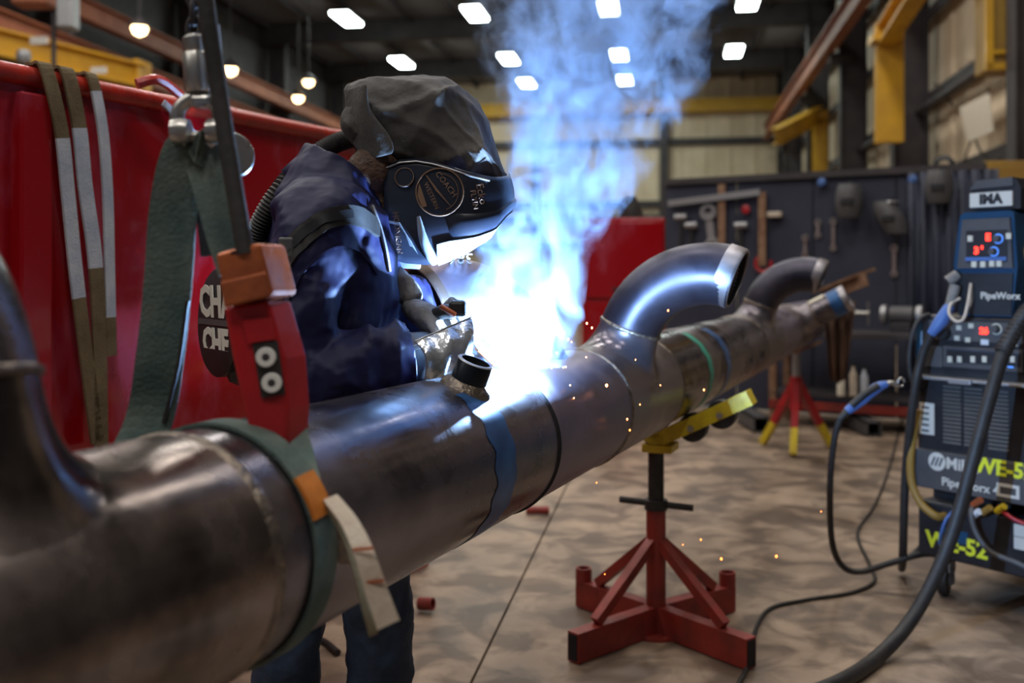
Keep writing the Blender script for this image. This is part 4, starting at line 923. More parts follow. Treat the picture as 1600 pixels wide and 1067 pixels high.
# louvres
for x0, x1 in ((1475, 1503), (1508, 1536), (1546, 1577)):
    a0, zt = mpx(x0, 615); a1, _ = mpx(x1, 615)
    for k in range(15):
        z = .865-k*.0158; g = G(); g.prism([mp(a0, z, .0), mp(a0, z-.004, .009), mp(a0, z-.009, .008), mp(a0, z-.006, .0)], ma*(a1-a0)); g.build('louvre_slat', M_slat, wm)
mbox(1437, 628, 1460, 680, 0, .002).build('rating_plate', M_prn, wm)
for k in range(5):
    mbox(1440, 634+k*9, 1452, 639+k*9, .002, .003).build('plate_print', M_gry, wm)
g = G(); g.box(mp(MW/2, .893, .03), (MW, .07, .012), MAX_, .003); g.build('ledge', M_lgry, wm)
s0, z0 = mpx(1515, 592); g = G(); g.box(mp(s0, .89, .07), (.09, .02, .02), MAX_, .003); g.build('latch', M_lgry, wm)
# control panel
mbox(1452, 500, 1600, 538, 0, .006, .002).build('upper_panel', M_gry, wm)
mbox(1447, 540, 1474, 574, 0, .010, .002).build('grey_cover', M_gry, wm)
mbox(1476, 540, 1600, 582, 0, .014, .003).build('button_frame', M_gry, wm)
pn = mbox(1482, 545, 1598, 573, .014, .016).build('button_panel', M_blkp, wm)
mbox(1486, 546, 1596, 553, .016, .017).build('blue_stripe', M_blue2, pn)
for px in (1488, 1503, 1524, 1542, 1575, 1586):
    mbox(px-3.5, 556, px+3.5, 566, .016, .021, .001).build('button', M_btn, wm)
for px, py in ((1576, 559), (1583, 573)): mbox(px-4, py-1.5, px+4, py+1.5, .0165, .0215).build('indicator', M_bled, wm)
for px, py in ((1500, 512), (1497, 528), (1519, 509), (1514, 531), (1590, 510), (1594, 519), (1591, 528), (1588, 537)):
    mbox(px-4, py-4, px+4, py+4, .006, .011, .001).build('button', M_btn, wm)
mbox(1534, 530, 1546, 539, .006, .008).build('status_window', M_chalk, wm)
def knob(px, py, o, r, par, m=M_blkp, ringm=None):
    ss, z = mpx(px, py, o); c = mp(ss, z, o)
    if ringm: g = G(); g.lathe(c, -mk, [(r*1.15, 0), (r*1.45, .001), (r*1.45, .002), (r*1.15, .002)], 24); g.build('knob_ring', ringm, par)
    g = G(); g.lathe(c, -mk, [(r*1.1, 0), (r, .02), (r*.85, .024), (0, .024)], 20); return g.build('knob', m, par, True)
knob(1476, 520, .006, .026, wm); knob(1557, 514, .006, .015, wm, M_gry, M_btn)
mlet('26', .032, 1531, 517, M_led, wm, .0075, bold=.002)
# castors
for s_, o_ in ((.07, -.08), (.49, -.08), (.07, -.68), (.49, -.68)):
    c = mp(s_, .075, o_); g = G(); g.lathe(c, (ma*.9+mk*.3), [(0, -.02), (.045, -.02), (.070, -.016), (.074, 0), (.070, .016), (.045, .02), (0, .02)], 28); wh = g.build('castor_wheel', M_blk, wm, True)
    g = G(); g.box(c+Z1*.05, (.07, .05, .045), MAX_, .004); g.box(c+ma*.03+Z1*.015, (.006, .04, .08), MAX_); g.box(c-ma*.03+Z1*.015, (.006, .04, .08), MAX_); g.build('castor_fork', M_zinc, wh)
# leads and plugs in the bay
def lead(name, pts, r, m, par, sub=8, **k):
    g = G(); g.tube(smooth_path(pts, sub), r, 10); return g.build(name, m, par, True, **k)
def mq(px, py, o): 
    s_, z_ = mpx(px, py, o); return mp(s_, z_, o)
lead('grey_lead', [mq(1524, 786, .0), mq(1518, 800, .05), mq(1524, 830, .06), mq(1548, 862, .06), mq(1600, 885, .05), mp(.60, .16, .02)], .011, M_gry, wm)
lead('red_lead', [mq(1560, 792, .0), mq(1572, 803, .05), mq(1600, 818, .05), mp(.58, .36, .0)], .008, M_redd, wm)
lead('blue_lead', [mq(1490, 798, .0), mq(1478, 812, .04), mq(1470, 835, .04), mq(1468, 850, .01)], .006, M_blue2, wm)
for px, py, m in ((1526, 785, M_org), (1524, 803, M_chalk), (1541, 797, M_cab), (1563, 795, M_yel2), (1500, 795, M_redd)):
    g = G(); g.cyl(mq(px-5, py+4, .03), mq(px+6, py-4, .05), .013, 12); g.build('plug', m, wm, True)
lead('yellow_hose', [mq(1434, 640, .03), mq(1424, 700, .05), mq(1424, 750, .05), mq(1438, 785, .05), mq(1462, 806, .04), mq(1476, 806, .0)], .016, M_cab, wm)
lead('handle_loop', [mq(1452, 492, .0), mq(1436, 500, .05), mq(1424, 530, .07), mq(1421, 570, .07), mq(1428, 600, .05), mq(1440, 612, .0)], .010, M_blk, wm)
# wire feeder
fd = thing('wire_feeder', 'blue and black wire feeder with red digits on top of the power source', 'wire feeder', mp(.29, 1.14))
FS0, FS1, FZ0, FZ1, FD = .165, .395, 1.142, 1.545, .42
front = [(FS0+.012, FZ0), (FS1-.012, FZ0), (FS1+.008, FZ0+.19), (FS1-.006, FZ1-.012), (FS1-.022, FZ1), (FS0+.030, FZ1), (FS0+.014, FZ1-.014), (FS0-.012, FZ0+.20)]
g = G(); g.prism([mp(s, z, .0) for s, z in front], mk*FD); fb = g.build('case', M_blue, fd)
pf = [(FS0+.010, FZ0+.185), (FS1-.004, FZ0+.185), (FS1-.016, FZ1-.028), (FS0+.030, FZ1-.028)]
g = G(); g.prism([mp(s, z, .014) for s, z in pf], mk*.014); fp = g.build('bezel', M_gry, fb)
mbox(1513, 361, 1577, 409, .014, .017).build('control_panel', M_blkp, fp)
g = G(); g.prism([mp(FS0+.012, FZ0+.005, .008), mp(FS1-.012, FZ0+.005, .008), mp(FS1-.006, FZ0+.165, .010), mp(FS0+.006, FZ0+.165, .010)], mk*.01); g.build('lower_door', M_blkp, fb)
for px, py in ((1520, 373), (1580, 369), (1526, 413), (1540, 413), (1554, 412), (1565, 412)):
    mbox(px-4, py-4.5, px+4, py+4.5, .015, .022, .001).build('button', M_btn, fp)
mbox(1512, 402, 1576, 407, .017, .0185).build('blue_stripe', M_blue2, fp)
knob(1560, 373, .017, .013, fp, M_gry, M_bled); knob(1553, 393, .017, .013, fp, M_gry, M_bled)
mlet('E', .036, 1540, 371, M_led, fp, .019, bold=.002); mlet('3', .036, 1522, 392, M_led, fp, .019, bold=.002); mlet("'", .036, 1533, 391, M_led, fp, .019, bold=.002)
mlet('PipeWorx', .036, 1532, 462, M_prn, fb, .012, bold=.001)
cr = mp(FS1+.004, FZ0+.24, -.10); g = G(); g.lathe(cr, ma, [(0, .003), (.045, .003), (.045, 0)], 28); g.build('logo_disc', M_cab, fb)
lead('gas_hose', [mq(1517, 443, .02), mq(1513, 470, .05), mq(1506, 497, .07), mq(1494, 502, .08), mq(1483, 490, .08), mq(1486, 474, .06), mq(1500, 466, .03)], .006, M_slingc, fd)
lead('gas_hose', [mq(1517, 443, .02), mq(1518, 466, .02), mq(1514, 480, .04)], .007, M_lgry, fd)
bx_ = thing('tool_box', 'small black box with white letters sitting on the wire feeder', 'box', mp(.29, 1.55))
q_ = [(.190, 1.552), (.40, 1.552), (.40, 1.63), (.385, 1.665), (.215, 1.655), (.200, 1.60)]
g = G(); g.prism([mp(s, z, -.03) for s, z in q_], mk*.22); g.build('body', M_blkp, bx_)
g = G(); g.prism([mp(s, z, -.022) for s, z in ((.205, 1.635), (.375, 1.640), (.372, 1.672), (.235, 1.668))], mk*.16); g.build('lid', M_gry, bx_)
g = G(); g.box(mp(.29, 1.592, -.025), (.165, .01, .056), MAX_); nm = g.build('name_panel', M_prn, bx_)
letter('IMA', .052, mp(.29, 1.592, -.0195), ma, Z1, M_blkp, nm, bold=.003)
# grey torch plugs on the left of the feeder
tq = thing('torch_connector', 'blue and grey torch connector with black lead beside the wire feeder', 'connector', mq(1470, 500, .06))
g = G(); g.tube([mq(1484, 478, .05), mq(1472, 500, .07), mq(1455, 522, .08)], [.020, .028, .018], 14); g.build('handle', M_blue2, tq, True)
g = G(); g.tube([mq(1493, 446, .03), mq(1484, 478, .05)], [.022, .018], 12); g.build('collar', M_leath, tq, True)
g = G(); g.tube([mq(1497, 428, .02), mq(1482, 440, .04)], [.020, .024], 10); g.build('rag', M_leath, tq, True)
lead('lead', [mq(1455, 522, .08), mq(1440, 560, .08), mq(1428, 620, .09), at(1415, 740, 4.05), at(1411, 860, 4.1), at(1409, 888, 4.32)], .017, M_blk, tq)
lead('lead', [at(1411, 870, 4.1), at(1424, 868, 4.2), at(1445, 848, 4.25)], .012, M_blk, tq)

# cables
c1 = thing('welding_cable', 'thick black welding cable hanging from the feeder down to the floor front', 'cable', at(1400, 1000, 3.45))
pth = [at(1640, 440, 3.62), at(1600, 492, 3.6), at(1572, 540, 3.58), at(1550, 610, 3.56), at(1520, 720, 3.54), at(1494, 815, 3.53), at(1466, 890, 3.5), at(1424, 968, 3.44), at(1372, 1026, 3.32), at(1310, 1066, 3.10), at(1200, 1110, 2.92), at(1060, 1180, 2.65)]
for p in pth: p.z = max(p.z, .026)
g = G(); g.tube(smooth_path(pth, 8), .024, 14); g.build('jacket', M_blk, c1, True)
g = G(); rp = smooth_path([at(1608, 482, 3.6), at(1586, 515, 3.59), at(1566, 552, 3.575)], 12); g.tube(rp, [.031 if i % 2 else .027 for i in range(len(rp))], 14); g.build('strain_relief', M_blk, c1, True)
c2 = thing('welding_gun', 'blue-handled welding gun hung by a hook at the machine with looping lead', 'welding gun', at(1355, 620, 4.0))
g = G(); g.tube(smooth_path([at(1323, 643, 4.0), at(1345, 626, 4.0), at(1370, 606, 4.0), at(1386, 600, 4.0)], 5), lerpr([.017, .023, .022, .013], 16), 14); g.build('handle', M_blue2, c2, True)
g = G(); g.tube(smooth_path([at(1330, 634, 3.985), at(1352, 615, 3.98), at(1372, 603, 3.985)], 4), .015, 10); g.build('grip', M_blk, c2, True)
g = G(); g.tube(smooth_path([at(1384, 600, 4.0), at(1394, 598, 4.0), at(1402, 602, 4.0)], 4), .010, 10); g.build('neck', M_zinc, c2, True)
g = G(); g.tube([at(1408, 597, 4.0)+V((.013*math.cos(a), 0, .016*math.sin(a))) for a in [i*.45 for i in range(13)]], .0045, 8); g.build('hook', M_zinc, c2, True)
g = G(); g.tube([at(1326, 641, 4.0), at(1312, 655, 4.0)], [.017, .013], 12); g.build('strain_relief', M_blk, c2, True)
pth = [at(1313, 653, 4.0), at(1303, 690, 4.02), at(1297, 760, 4.05), at(1300, 845, 4.1), at(1316, 884, 4.15), at(1345, 893, 4.15), at(1390, 880, 4.12), at(1440, 866, 4.12), at(1470, 868, 4.2)]
for p in pth: p.z = max(p.z, .02)
g = G(); g.tube(smooth_path(pth, 8), .013, 12); g.build('lead', M_blk, c2, True)
def floor_pt(px, py, z=.008): Y = (H-z)*F/(py-HOR); return V(((px-800)/F*Y, Y, z))
c3 = thing('power_cord', 'thin dark cord snaking over the floor between stand and machine', 'cord', floor_pt(1230, 938))
g = G(); g.tube(smooth_path([floor_pt(1140, 1090), floor_pt(1168, 1040), floor_pt(1182, 980), floor_pt(1205, 950), floor_pt(1260, 937), floor_pt(1330, 926), floor_pt(1366, 908), floor_pt(1358, 880), floor_pt(1340, 832), floor_pt(1366, 790), floor_pt(1388, 735), floor_pt(1408, 660), floor_pt(1418, 625)], 8), .008, 8); g.build('cord', M_blk, c3, True)
g = G(); g.tube(smooth_path([floor_pt(528, 1020, .012), floor_pt(500, 1000, .012), floor_pt(470, 1010, .012)], 6), .012, 8); tag(g.build('floor_hose', M_blk, None, True), 'short dark hose on the floor behind the jeans', 'hose')
g = G(); g.tube([floor_pt(822, 797, .025), floor_pt(858, 797, .025)], .022, 12); tag(g.build('red_rod', M_redst, None, True), 'short red steel rod lying on the floor under the pipe', 'rod')
g = G(); g.lathe(floor_pt(655, 943, .03), V((1, -.4, .1)), [(0, 0), (.024, 0), (.024, .06), (.018, .06), (.018, .01)], 16); tag(g.build('pipe_offcut', M_redst, None, True), 'small rusty pipe offcut on the floor beside the jeans', 'offcut')

# ------------------------------------------------------------------ tool board, cabinet and bench
BL, BRt = V((1.54, 10.0, 0)), V((4.05, 8.5, 0)); bx = (BRt-BL).normalized(); bn = V((bx.y, -bx.x, 0))        # bn faces the camera
def bpx(px, py, o=.03):
    c = (px-800)/F; P0 = BL+bn*o; s = (P0.y*c-P0.x)/(bx.x-c*bx.y); p = P0+bx*s; return V((p.x, p.y, H-(py-HOR)/F*p.y))
W = (BRt-BL).length
tb = thing('tool_board', 'dark navy tool board behind the machine, hung with helmets and spanners', 'tool board', BL+bx*W/2)
for i in range(4):
    g = G(); w1 = W/4; g.box(BL+bx*(w1*(i+.5))-bn*.02+Z1*1.11, (w1-.012, .03, 2.18), (bx, bn, Z1), .004); g.build('panel', M_navyb, tb)
g = G(); g.bar(BL+Z1*2.23, BRt+Z1*2.23, .08, .06); g.build('top_rail', M_dsteel, tb)
for s in (0, W/2, W): g = G(); g.box(BL+bx*s-bn*.06+Z1*1.1, (.07, .06, 2.2), (bx, bn, Z1)); g.build('post', M_dsteel, tb)
g = G(); g.bar(bpx(1045, 318, .06), bpx(1188, 300, .06), .05, .06); g.build('hanging_rail', M_lgry, tb)
for px, y0, y1 in ((1128, 288, 400), (1191, 300, 415)):
    g = G(); g.bar(bpx(px, y0, .05), bpx(px, y1, .05), .07, .03, bn); g.build('wood_batten', M_rust, tb)
def hang_helmet(px, py, label, sc_=1.0, rot=0):
    c = bpx(px, py, .16); t = thing('spare_helmet', label, 'helmet', c, 'helmets hung on the tool board')
    g = G(); n, m_ = 20, 8; vs = []
    for i in range(m_+1):
        f = i/m_
        for j in range(n):
            a = 2*math.pi*j/n; r = (.075+.05*math.sin(math.pi*min(1, f*.75+.12)))*sc_
            vs.append(c+bx*(r*math.cos(a))+bn*(r*.85*math.sin(a))+Z1*((.14-.30*f)*sc_)+bx*(rot*(f-.5)*.12))
    g.add(vs, [(i*n+j, i*n+(j+1) % n, (i+1)*n+(j+1) % n, (i+1)*n+j) for i in range(m_) for j in range(n)]+[tuple((m_)*n+j for j in range(n))]); g.build('shell', M_gry, t, True)
    g = G(); g.box(c+bn*.10*sc_-Z1*.02, (.11*sc_, .03, .07*sc_), (bx, bn, Z1), .008); g.build('visor', M_blkp, t)
    g = G(); g.lathe(c+Z1*.13*sc_, Z1, [(.078*sc_, 0), (.07*sc_, .01), (0, .0)], 20); g.build('headband', M_lgry, t)
    g = G(); g.cyl(c+Z1*.16-bn*.19, c+Z1*.16, .01, 6); g.build('peg', M_dsteel, t)
hang_helmet(1327, 312, 'grey helmet on the tool board, leftmost and right of the short spanner'); hang_helmet(1391, 338, 'grey helmet on the tool board, lower one above the ring spanner', .95, 1); hang_helmet(1467, 290, 'dark helmet high on the tool board, nearest the machine', .95)
def spanner(px, y0, y1, label, wd=.028, ring=True, m=M_zinc, tilt=0):
    a, b = bpx(px, y0, .02), bpx(px+tilt, y1, .02); t = thing('spanner', label, 'spanner', b, 'spanners on the tool board')
    g = G(); g.bar(a, b, wd, .014, bn); g.build('shank', m, t)
    for p, s in ((a, 1), (b, .9)):
        g = G(); g.ring(p, bn, wd*.85*s, wd*.38, 18, 6); g.build('ring_end' if ring else 'jaw', m, t, True)
spanner(1302, 346, 388, 'long steel spanner on the tool board, left of the helmets'); spanner(1278, 348, 368, 'short steel spanner, beside the long one on the tool board')
spanner(1258, 372, 398, 'pale spanner just above the far elbow on the tool board'); spanner(1397, 388, 428, 'ring spanner with large round head below the lower helmet', .03)
spanner(1107, 332, 384, 'wide pale steel bar spanner above the near elbow', .075, False, M_lgry, 6)
def knob_b(px, py, label):
    t = thing('board_hook', label, 'hook', bpx(px, py, .02), 'blue hooks on the tool board'); p = bpx(px, py, .0)
    g = G(); g.lathe(p, bn, [(.02, 0), (.02, .04), (.036, .05), (.040, .075), (.03, .09), (0, .095)], 18); g.build('ball', M_blue2, t, True)
    g = G(); g.lathe(p, bn, [(0, .0), (.035, .0), (.035, .006), (0, .006)], 16); g.build('base', M_dsteel, t, True)
knob_b(1287, 286, 'blue ball hook at the top of the tool board, left one'); knob_b(1428, 281, 'blue ball hook at the top of the tool board, right one'); knob_b(1412, 488, 'blue ball hook low on the tool board beside the machine')
def hammer(px, py, ln, label, m=M_lgry):
    p = bpx(px, py, .05); t = thing('hammer', label, 'hammer', p, 'hammers on the tool board')
    g = G(); g.cyl(p-bx*.06, p+bx*.06, .032, 14); g.build('head', m, t, True)
    g = G(); g.cyl(p, p-Z1*ln, .017, 10); g.build('handle', M_blk, t, True)
hammer(1064, 339, .32, 'hammer with dark handle at the left end of the tool board'); hammer(1080, 352, .3, 'second hammer, right of the leftmost on the tool board'); hammer(1158, 352, .34, 'hammer hung beside the brown batten above the elbow')
g = G(); g.lathe(bpx(1166, 327, .04), bn, [(0, 0), (.04, 0), (.042, .02), (0, .03)], 14); tag(g.build('red_reel', M_redd, None, True), 'small red reel hung under the rail of the tool board', 'reel')
g = G(); p_ = bpx(1193, 412, .05); g.tube([p_+bx*(.075*math.cos(a))+Z1*(.075*math.sin(a)) for a in [1.9+i*.37 for i in range(14)]], .016, 8); tag(g.build('red_clamp', M_redd, None, True), 'red ring clamp on the tool board between the two elbows', 'clamp')
g = G(); g.box(bpx(1211, 335, .06), (.13, .08, .05), (bx, bn, Z1), .008); tag(g.build('wood_block', M_slingc), 'small pale block on the tool board beside the right batten', 'block')
g = G(); p_ = bpx(1475, 262, -.05); p_ = V((p_.x, p_.y, 2.26)); g.lathe(p_, bn, [(.05, -.04), (.09, -.03), (.09, .03), (.05, .04), (.05, -.04)], 20); g.box(p_-Z1*.0-Z1*.03, (.06, .06, .06), (bx, bn, Z1)); tag(g.build('eye_bolt', M_blkp, None, True), 'black eye ring standing on top of the tool board', 'eye bolt')
# curtain on the board's right side
g = G(); n = 40; vs = []
for i in range(n+1):
    s = W-.62+.72*i/n; d = .05+.04*math.sin(i*1.1)
    for z in (.25, 2.2): vs.append(BL+bx*s+bn*d+Z1*z)
g.add(vs, [(2*i, 2*i+2, 2*i+3, 2*i+1) for i in range(n)]); cu_ = g.build('welding_curtain', M_navyb, None, True); tag(cu_, 'dark pleated welding curtain at the right end of the tool board', 'curtain')
md = cu_.modifiers.new('solid', 'SOLIDIFY'); md.thickness = .004
# red cabinet left of the board
rc0 = at(985, 430, 8.2); rc = thing('tool_cabinet', 'tall plain red cabinet between the smoke and the first elbow', 'cabinet', V((rc0.x, 8.2, 0)))
cz = at(0, 338, 8.2).z; cxw = .68
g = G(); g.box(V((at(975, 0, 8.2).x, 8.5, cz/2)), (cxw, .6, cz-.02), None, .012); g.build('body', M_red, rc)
for i, (zz, hh) in enumerate(((cz-.36, .62), (cz-.98, .56), (.36, .6))):
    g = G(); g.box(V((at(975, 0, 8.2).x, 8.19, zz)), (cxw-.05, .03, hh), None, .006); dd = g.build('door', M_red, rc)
    g = G(); g.bar(V((at(975, 0, 8.2).x-.1, 8.16, zz-hh*.38)), V((at(975, 0, 8.2).x+.1, 8.16, zz-hh*.38)), .02, .02); g.build('handle', M_dsteel, dd)
g = G(); c = at(988, 322, 8.4); g.lathe(V((c.x, 8.4, cz)), (-.25, 0, 1), [(0, 0), (.10, 0), (.09, .10), (.07, .17), (0, .2)], 18); tag(g.build('black_canister', M_blk, None, True), 'black canister leaning on top of the red cabinet', 'canister')
# bench with clutter behind the pipe end
bc = V((at(1325, 430, 8.6).x, 8.55, 0)); bn_ = thing('work_bench', 'dark steel work bench frame on square tubes below the tool board', 'bench', bc)
g = G(); g.box(bc+Z1*.80, (1.30, .55, .05), (bx, bn, Z1), .005); g.build('top', M_dsteel, bn_)
g = G(); g.box(bc+Z1*.28, (1.25, .5, .03), (bx, bn, Z1)); g.build('shelf', M_dsteel, bn_)
for sx in (-.6, .6):
    for sy in (-.22, .22):
        g = G(); g.box(bc+bx*sx+bn*sy+Z1*.39, (.06, .06, .78), (bx, bn, Z1)); g.build('leg', M_rust if sx < 0 else M_dsteel, bn_)
g = G(); g.box(bc+bn*.24+Z1*.19, (1.25, .05, .07), (bx, bn, Z1)); g.build('cross_rail', M_redst, bn_)
def box_tube(px, py, Y, s, label):
    c = at(px, py, Y); t = thing('square_tube', label, 'steel tube', c); g = G(); th = .012
    for dx, dz, a, b in ((0, s/2-th/2, s, th), (0, -s/2+th/2, s, th), (s/2-th/2, 0, th, s), (-s/2+th/2, 0, th, s)): g.box(V((c.x, c.y+.3, s/2+.002))+V((dx, 0, dz)), (a, .6, b))
    g.build('wall', M_gry, t); g = G(); g.box(V((c.x, c.y+.5, s/2)), (s-.03, .01, s-.03)); g.build('back', M_bore, t)
box_tube(1366, 652, 8.0, .12, 'square steel tube end on the floor right of the tripod'); box_tube(1190, 650, 8.2, .13, 'square steel tube end on the floor left of the tripod')
for px, py, h_, m, lb in ((1311, 586, .26, M_paper, 'white bottle on the bench shelf, left of three'), (1330, 582, .28, M_slingc, 'cream bottle on the bench shelf, middle of three'), (1347, 590, .25, M_slingw, 'pale blue bottle on the bench shelf, right of three')):
    c = at(px, py, 8.35); c = V((c.x, 8.3, .297)); g = G(); r = .032; g.lathe(c, Z1, [(0, 0), (r, 0), (r, h_*.62), (r*.45, h_*.78), (r*.42, h_*.9)], 16); t = thing('bottle', lb, 'bottle', c, 'bottles on the bench shelf')
    g.build('body', m, t, True); g = G(); g.lathe(c+Z1*h_*.88, Z1, [(r*.55, 0), (r*.55, h_*.12), (0, h_*.12)], 12); g.build('cap', M_blkp, t, True)
# vise / machine on the bench
vz = bc-bx*.16+Z1*.826; t = thing('bench_vise', 'grey bench vise with bright screw on the bench behind the pipe end', 'vise', vz)
g = G(); g.box(vz+Z1*.05, (.2, .2, .1), (bx, bn, Z1), .02); g.build('base', M_gry, t)
g = G(); g.box(vz+Z1*.17-bx*.06, (.10, .16, .16), (bx, bn, Z1), .02); g.box(vz+Z1*.17+bx*.10, (.08, .16, .16), (bx, bn, Z1), .02); g.build('jaws', M_lgry, t)
g = G(); g.cyl(vz+Z1*.15+bx*.1, vz+Z1*.15+bx*.32, .02, 12); g.build('screw', M_zinc, t, True)
g = G(); g.cyl(vz+Z1*.05+bx*.31, vz+Z1*.25+bx*.31, .01, 8); g.build('handle', M_zinc, t, True)
bg = bc+bx*.42+Z1*.826; t = thing('bench_grinder', 'dark bench grinder with two wheels at the right of the bench', 'grinder', bg)
g = G(); g.cyl(bg+Z1*.14-bx*.09, bg+Z1*.14+bx*.09, .075, 18); g.build('motor', M_gry, t, True)
g = G(); g.box(bg+Z1*.04, (.16, .14, .08), (bx, bn, Z1), .01); g.build('base', M_dsteel, t)
for s in (-1, 1):
    g = G(); g.lathe(bg+Z1*.14+bx*.14*s, bx, [(0, -.02), (.085, -.02), (.085, .02), (0, .02)], 22); g.build('wheel', M_lgry, t, True)
# rusty channel and draped canvas near the pipe end
t = thing('angle_bracket', 'rusty wide angle bracket resting behind the second elbow', 'bracket', at(1320, 440, 7.2))
g = G(); g.bar(at(1285, 452, 7.3), at(1352, 425, 7.0), .26, .02, (0, -.3, 1)); g.build('plate', M_rust, t); g = G(); g.bar(at(1288, 462, 7.2), at(1354, 436, 6.9), .02, .09); g.build('flange', M_rust, t)
g = G(); vs = []; n = 14; top = [at(1285+52*i/n, 476-6*i/n, 7.35+.05*math.sin(i*1.3)) for i in range(n+1)]; bot = [at(1296+26*i/n, 600-10*abs(i-7)/7, 7.4+.07*math.sin(i*1.1)) for i in range(n+1)]
for i in range(n+1):
    for f in (0, .33, .66, 1): vs.append(top[i].lerp(bot[i], f))
g.add(vs, [(i*4+j, i*4+4+j, i*4+5+j, i*4+1+j) for i in range(n) for j in range(3)]); cv = g.build('canvas_apron', M_leathb, None, True); tag(cv, 'brown leather apron hanging below the far branch stub', 'apron')
md = cv.modifiers.new('solid', 'SOLIDIFY'); md.thickness = .006

# ------------------------------------------------------------------ sparks
def spark_mesh(r):
    g = G(); g.lathe((0, 0, 0), (0, 0, 1), [(0, -r*1.5), (r*.8, -r*.6), (r, 0), (r*.7, r*.7), (0, r*1.2)], 8); me = raw(g.v, g.f, 'spark'); return me
smes = [spark_mesh(r) for r in (.0016, .0024, .0034)]
for m_ in smes: m_.materials.append(M_spark)
sp = [((948, 602, 2.45), 2), ((1000, 632, 2.5), 0), ((980, 655, 2.5), 1), ((984, 672, 2.5), 1), ((891, 602, 2.3), 0), ((897, 622, 2.3), 0), ((890, 648, 2.3), 1), ((1100, 609, 2.6), 1), ((1032, 602, 2.6), 0), ((916, 558, 2.4), 0), ((1044, 485, 2.6), 1), ((882, 520, 2.4), 0), ((888, 530, 2.4), 1), ((893, 534, 2.4), 0), ((917, 505, 2.4), 1), ((925, 512, 2.4), 1), ((870, 551, 2.3), 0), ((862, 574, 2.2), 0), ((884, 573, 2.25), 0), ((993, 562, 2.5), 0), ((880, 574, 2.3), 0)]
for p, k in sp:
    o = link('weld_spark', smes[k]); o.location = at(*p); tag(o, 'tiny glowing orange spark flying over the pipe right of the arc', 'spark', 'sparks over the pipe')
for p, k in (((1127, 873, 2.9), 2), ((1213, 869, 2.9), 2), ((1095, 843, 2.9), 1), ((1067, 851, 2.9), 0), ((945, 897, 2.7), 0), ((932, 754, 2.6), 0), ((1283, 799, 3.0), 0)):
    o = link('weld_spark', smes[k]); o.location = at(*p); tag(o, 'tiny glowing spark falling in front of the floor near the stand', 'spark', 'sparks falling above the floor')

# ------------------------------------------------------------------ smoke
zs = [1.085, 1.13, 1.22, 1.34, 1.46, 1.6, 1.78, 2.0, 2.3]
YS = 2.42
cxs = [.02, .02, .025, .045, .10, .15, .20, .22, .23]
rds = [.11, .15, .155, .145, .18, .23, .29, .35, .38]
g = G(); n = 28; vs = []
zz = [zs[0]+(zs[-1]-zs[0])*i/28 for i in range(29)]
for z in zz:
    cx_, rd = interp(z, zs, cxs), interp(z, zs, rds); cy_ = 2.33+.1*min(1, (z-1.08)/.5)
    for j in range(n):
        a = 2*math.pi*j/n; k = 1+.12*math.sin(3*a+9*z)+.08*math.sin(5*a-14*z)
        vs.append(V((cx_+rd*k*math.cos(a), cy_+rd*.75*k*math.sin(a), z)))
k = len(zz); g.add(vs, [(i*n+j, i*n+(j+1) % n, (i+1)*n+(j+1) % n, (i+1)*n+j) for i in range(k-1) for j in range(n)]+[tuple(reversed(range(n))), tuple((k-1)*n+j for j in range(n))])
ms = bpy.data.materials.new('weld_smoke'); ms.use_nodes = True; nt = ms.node_tree; N, L = nt.nodes, nt.links
for x in list(N): N.remove(x)
out = N.new('ShaderNodeOutputMaterial'); vol = N.new('ShaderNodeVolumePrincipled'); L.new(vol.outputs[0], out.inputs['Volume'])
vol.inputs['Color'].default_value = (.55, .72, 1, 1); vol.inputs['Anisotropy'].default_value = .1
geo = N.new('ShaderNodeTexCoord'); sep = N.new('ShaderNodeSeparateXYZ'); L.new(geo.outputs['Object'], sep.inputs[0])
def math_(op, a, b=None, c=None):
    m = N.new('ShaderNodeMath'); m.operation = op
    for i, x in enumerate((a, b, c)):
        if x is None: continue
        if isinstance(x, (int, float)): m.inputs[i].default_value = x
        else: L.new(x, m.inputs[i])
    return m.outputs[0]
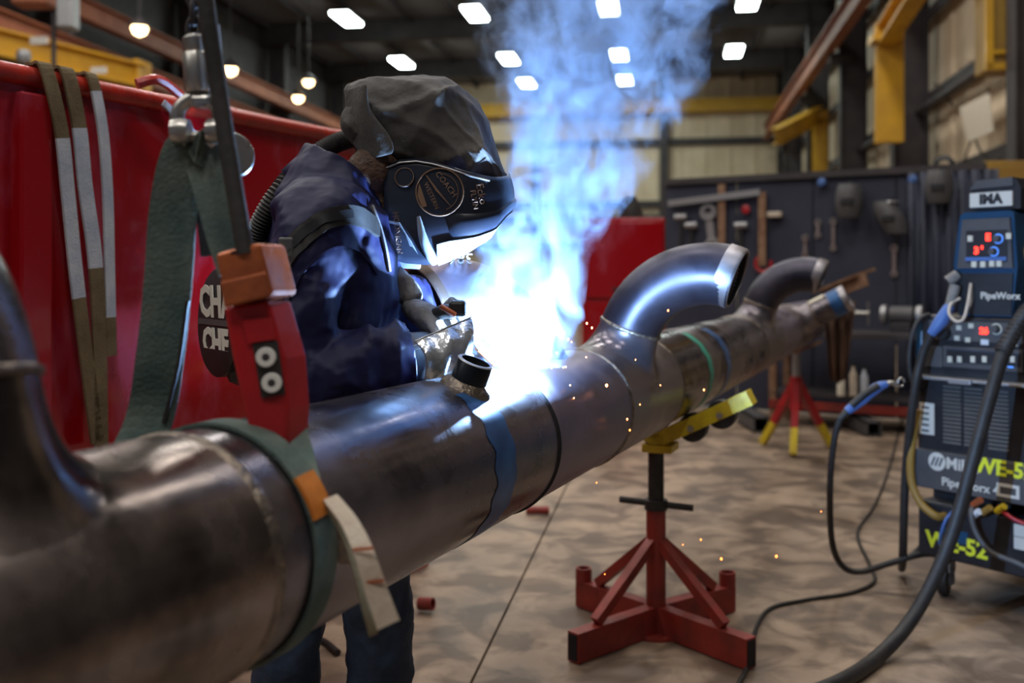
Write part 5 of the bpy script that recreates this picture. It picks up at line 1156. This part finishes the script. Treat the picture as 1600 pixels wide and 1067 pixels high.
def curve(src, xs, ys):                       # piecewise-linear lookup with a colour ramp
    lo, hi, ym = xs[0], xs[-1], max(ys); r = N.new('ShaderNodeValToRGB'); f = math_('DIVIDE', math_('SUBTRACT', src, lo), hi-lo); L.new(f, r.inputs[0])
    el = r.color_ramp.elements
    while len(el) < len(xs): el.new(.5)
    for e, x, y in zip(el, xs, ys): e.position = (x-lo)/(hi-lo); e.color = (y/ym, y/ym, y/ym, 1)
    return math_('MULTIPLY', r.outputs[0], ym)
zc_ = sep.outputs[2]; cxn = curve(zc_, zs, cxs); rdn = curve(zc_, zs, rds)
nz = N.new('ShaderNodeTexNoise'); nz.inputs['Scale'].default_value = 11; nz.inputs['Detail'].default_value = 5; nz.inputs['Roughness'].default_value = .62; nz.inputs['Distortion'].default_value = 1.0
mpn = N.new('ShaderNodeMapping'); mpn.inputs['Scale'].default_value = (1, 1, .75); L.new(geo.outputs['Object'], mpn.inputs[0]); L.new(mpn.outputs[0], nz.inputs['Vector'])
dx = math_('DIVIDE', math_('SUBTRACT', sep.outputs[0], cxn), rdn)
cyn = math_('ADD', 2.33, math_('MULTIPLY', math_('MINIMUM', math_('DIVIDE', math_('SUBTRACT', zc_, 1.08), .5), 1), .1))
dy = math_('DIVIDE', math_('SUBTRACT', sep.outputs[1], cyn), math_('MULTIPLY', rdn, .75))
rr = math_('SQRT', math_('ADD', math_('MULTIPLY', dx, dx), math_('MULTIPLY', dy, dy)))
fall = math_('SUBTRACT', 1.0, rr)
sh = math_('ADD', math_('MULTIPLY', fall, .55), math_('MULTIPLY', math_('SUBTRACT', nz.outputs[0], .5), 3.4))
shp = N.new('ShaderNodeMapRange'); shp.inputs[1].default_value = .12; shp.inputs[2].default_value = .55; L.new(sh, shp.inputs[0]); shp.clamp = True
edge = N.new('ShaderNodeMapRange'); edge.inputs[1].default_value = 0; edge.inputs[2].default_value = .18; L.new(fall, edge.inputs[0]); edge.clamp = True
dz = curve(zc_, [1.085, 1.16, 1.26, 1.4, 1.6, 1.85, 2.3], [9.0, 10.0, 12.0, 14.0, 12.0, 8.5, 4.5])
den = math_('MULTIPLY', math_('MULTIPLY', shp.outputs[0], edge.outputs[0]), dz)
L.new(den, vol.inputs['Density'])
smk = g.build('weld_smoke', ms, None, True); tag(smk, 'blue-white welding smoke billowing up from the arc', 'smoke', kind='stuff')

# tidy helper properties
for o in ROOTS + [x for x in C.objects if '_loc' in x]:
    if '_loc' in o: del o['_loc']
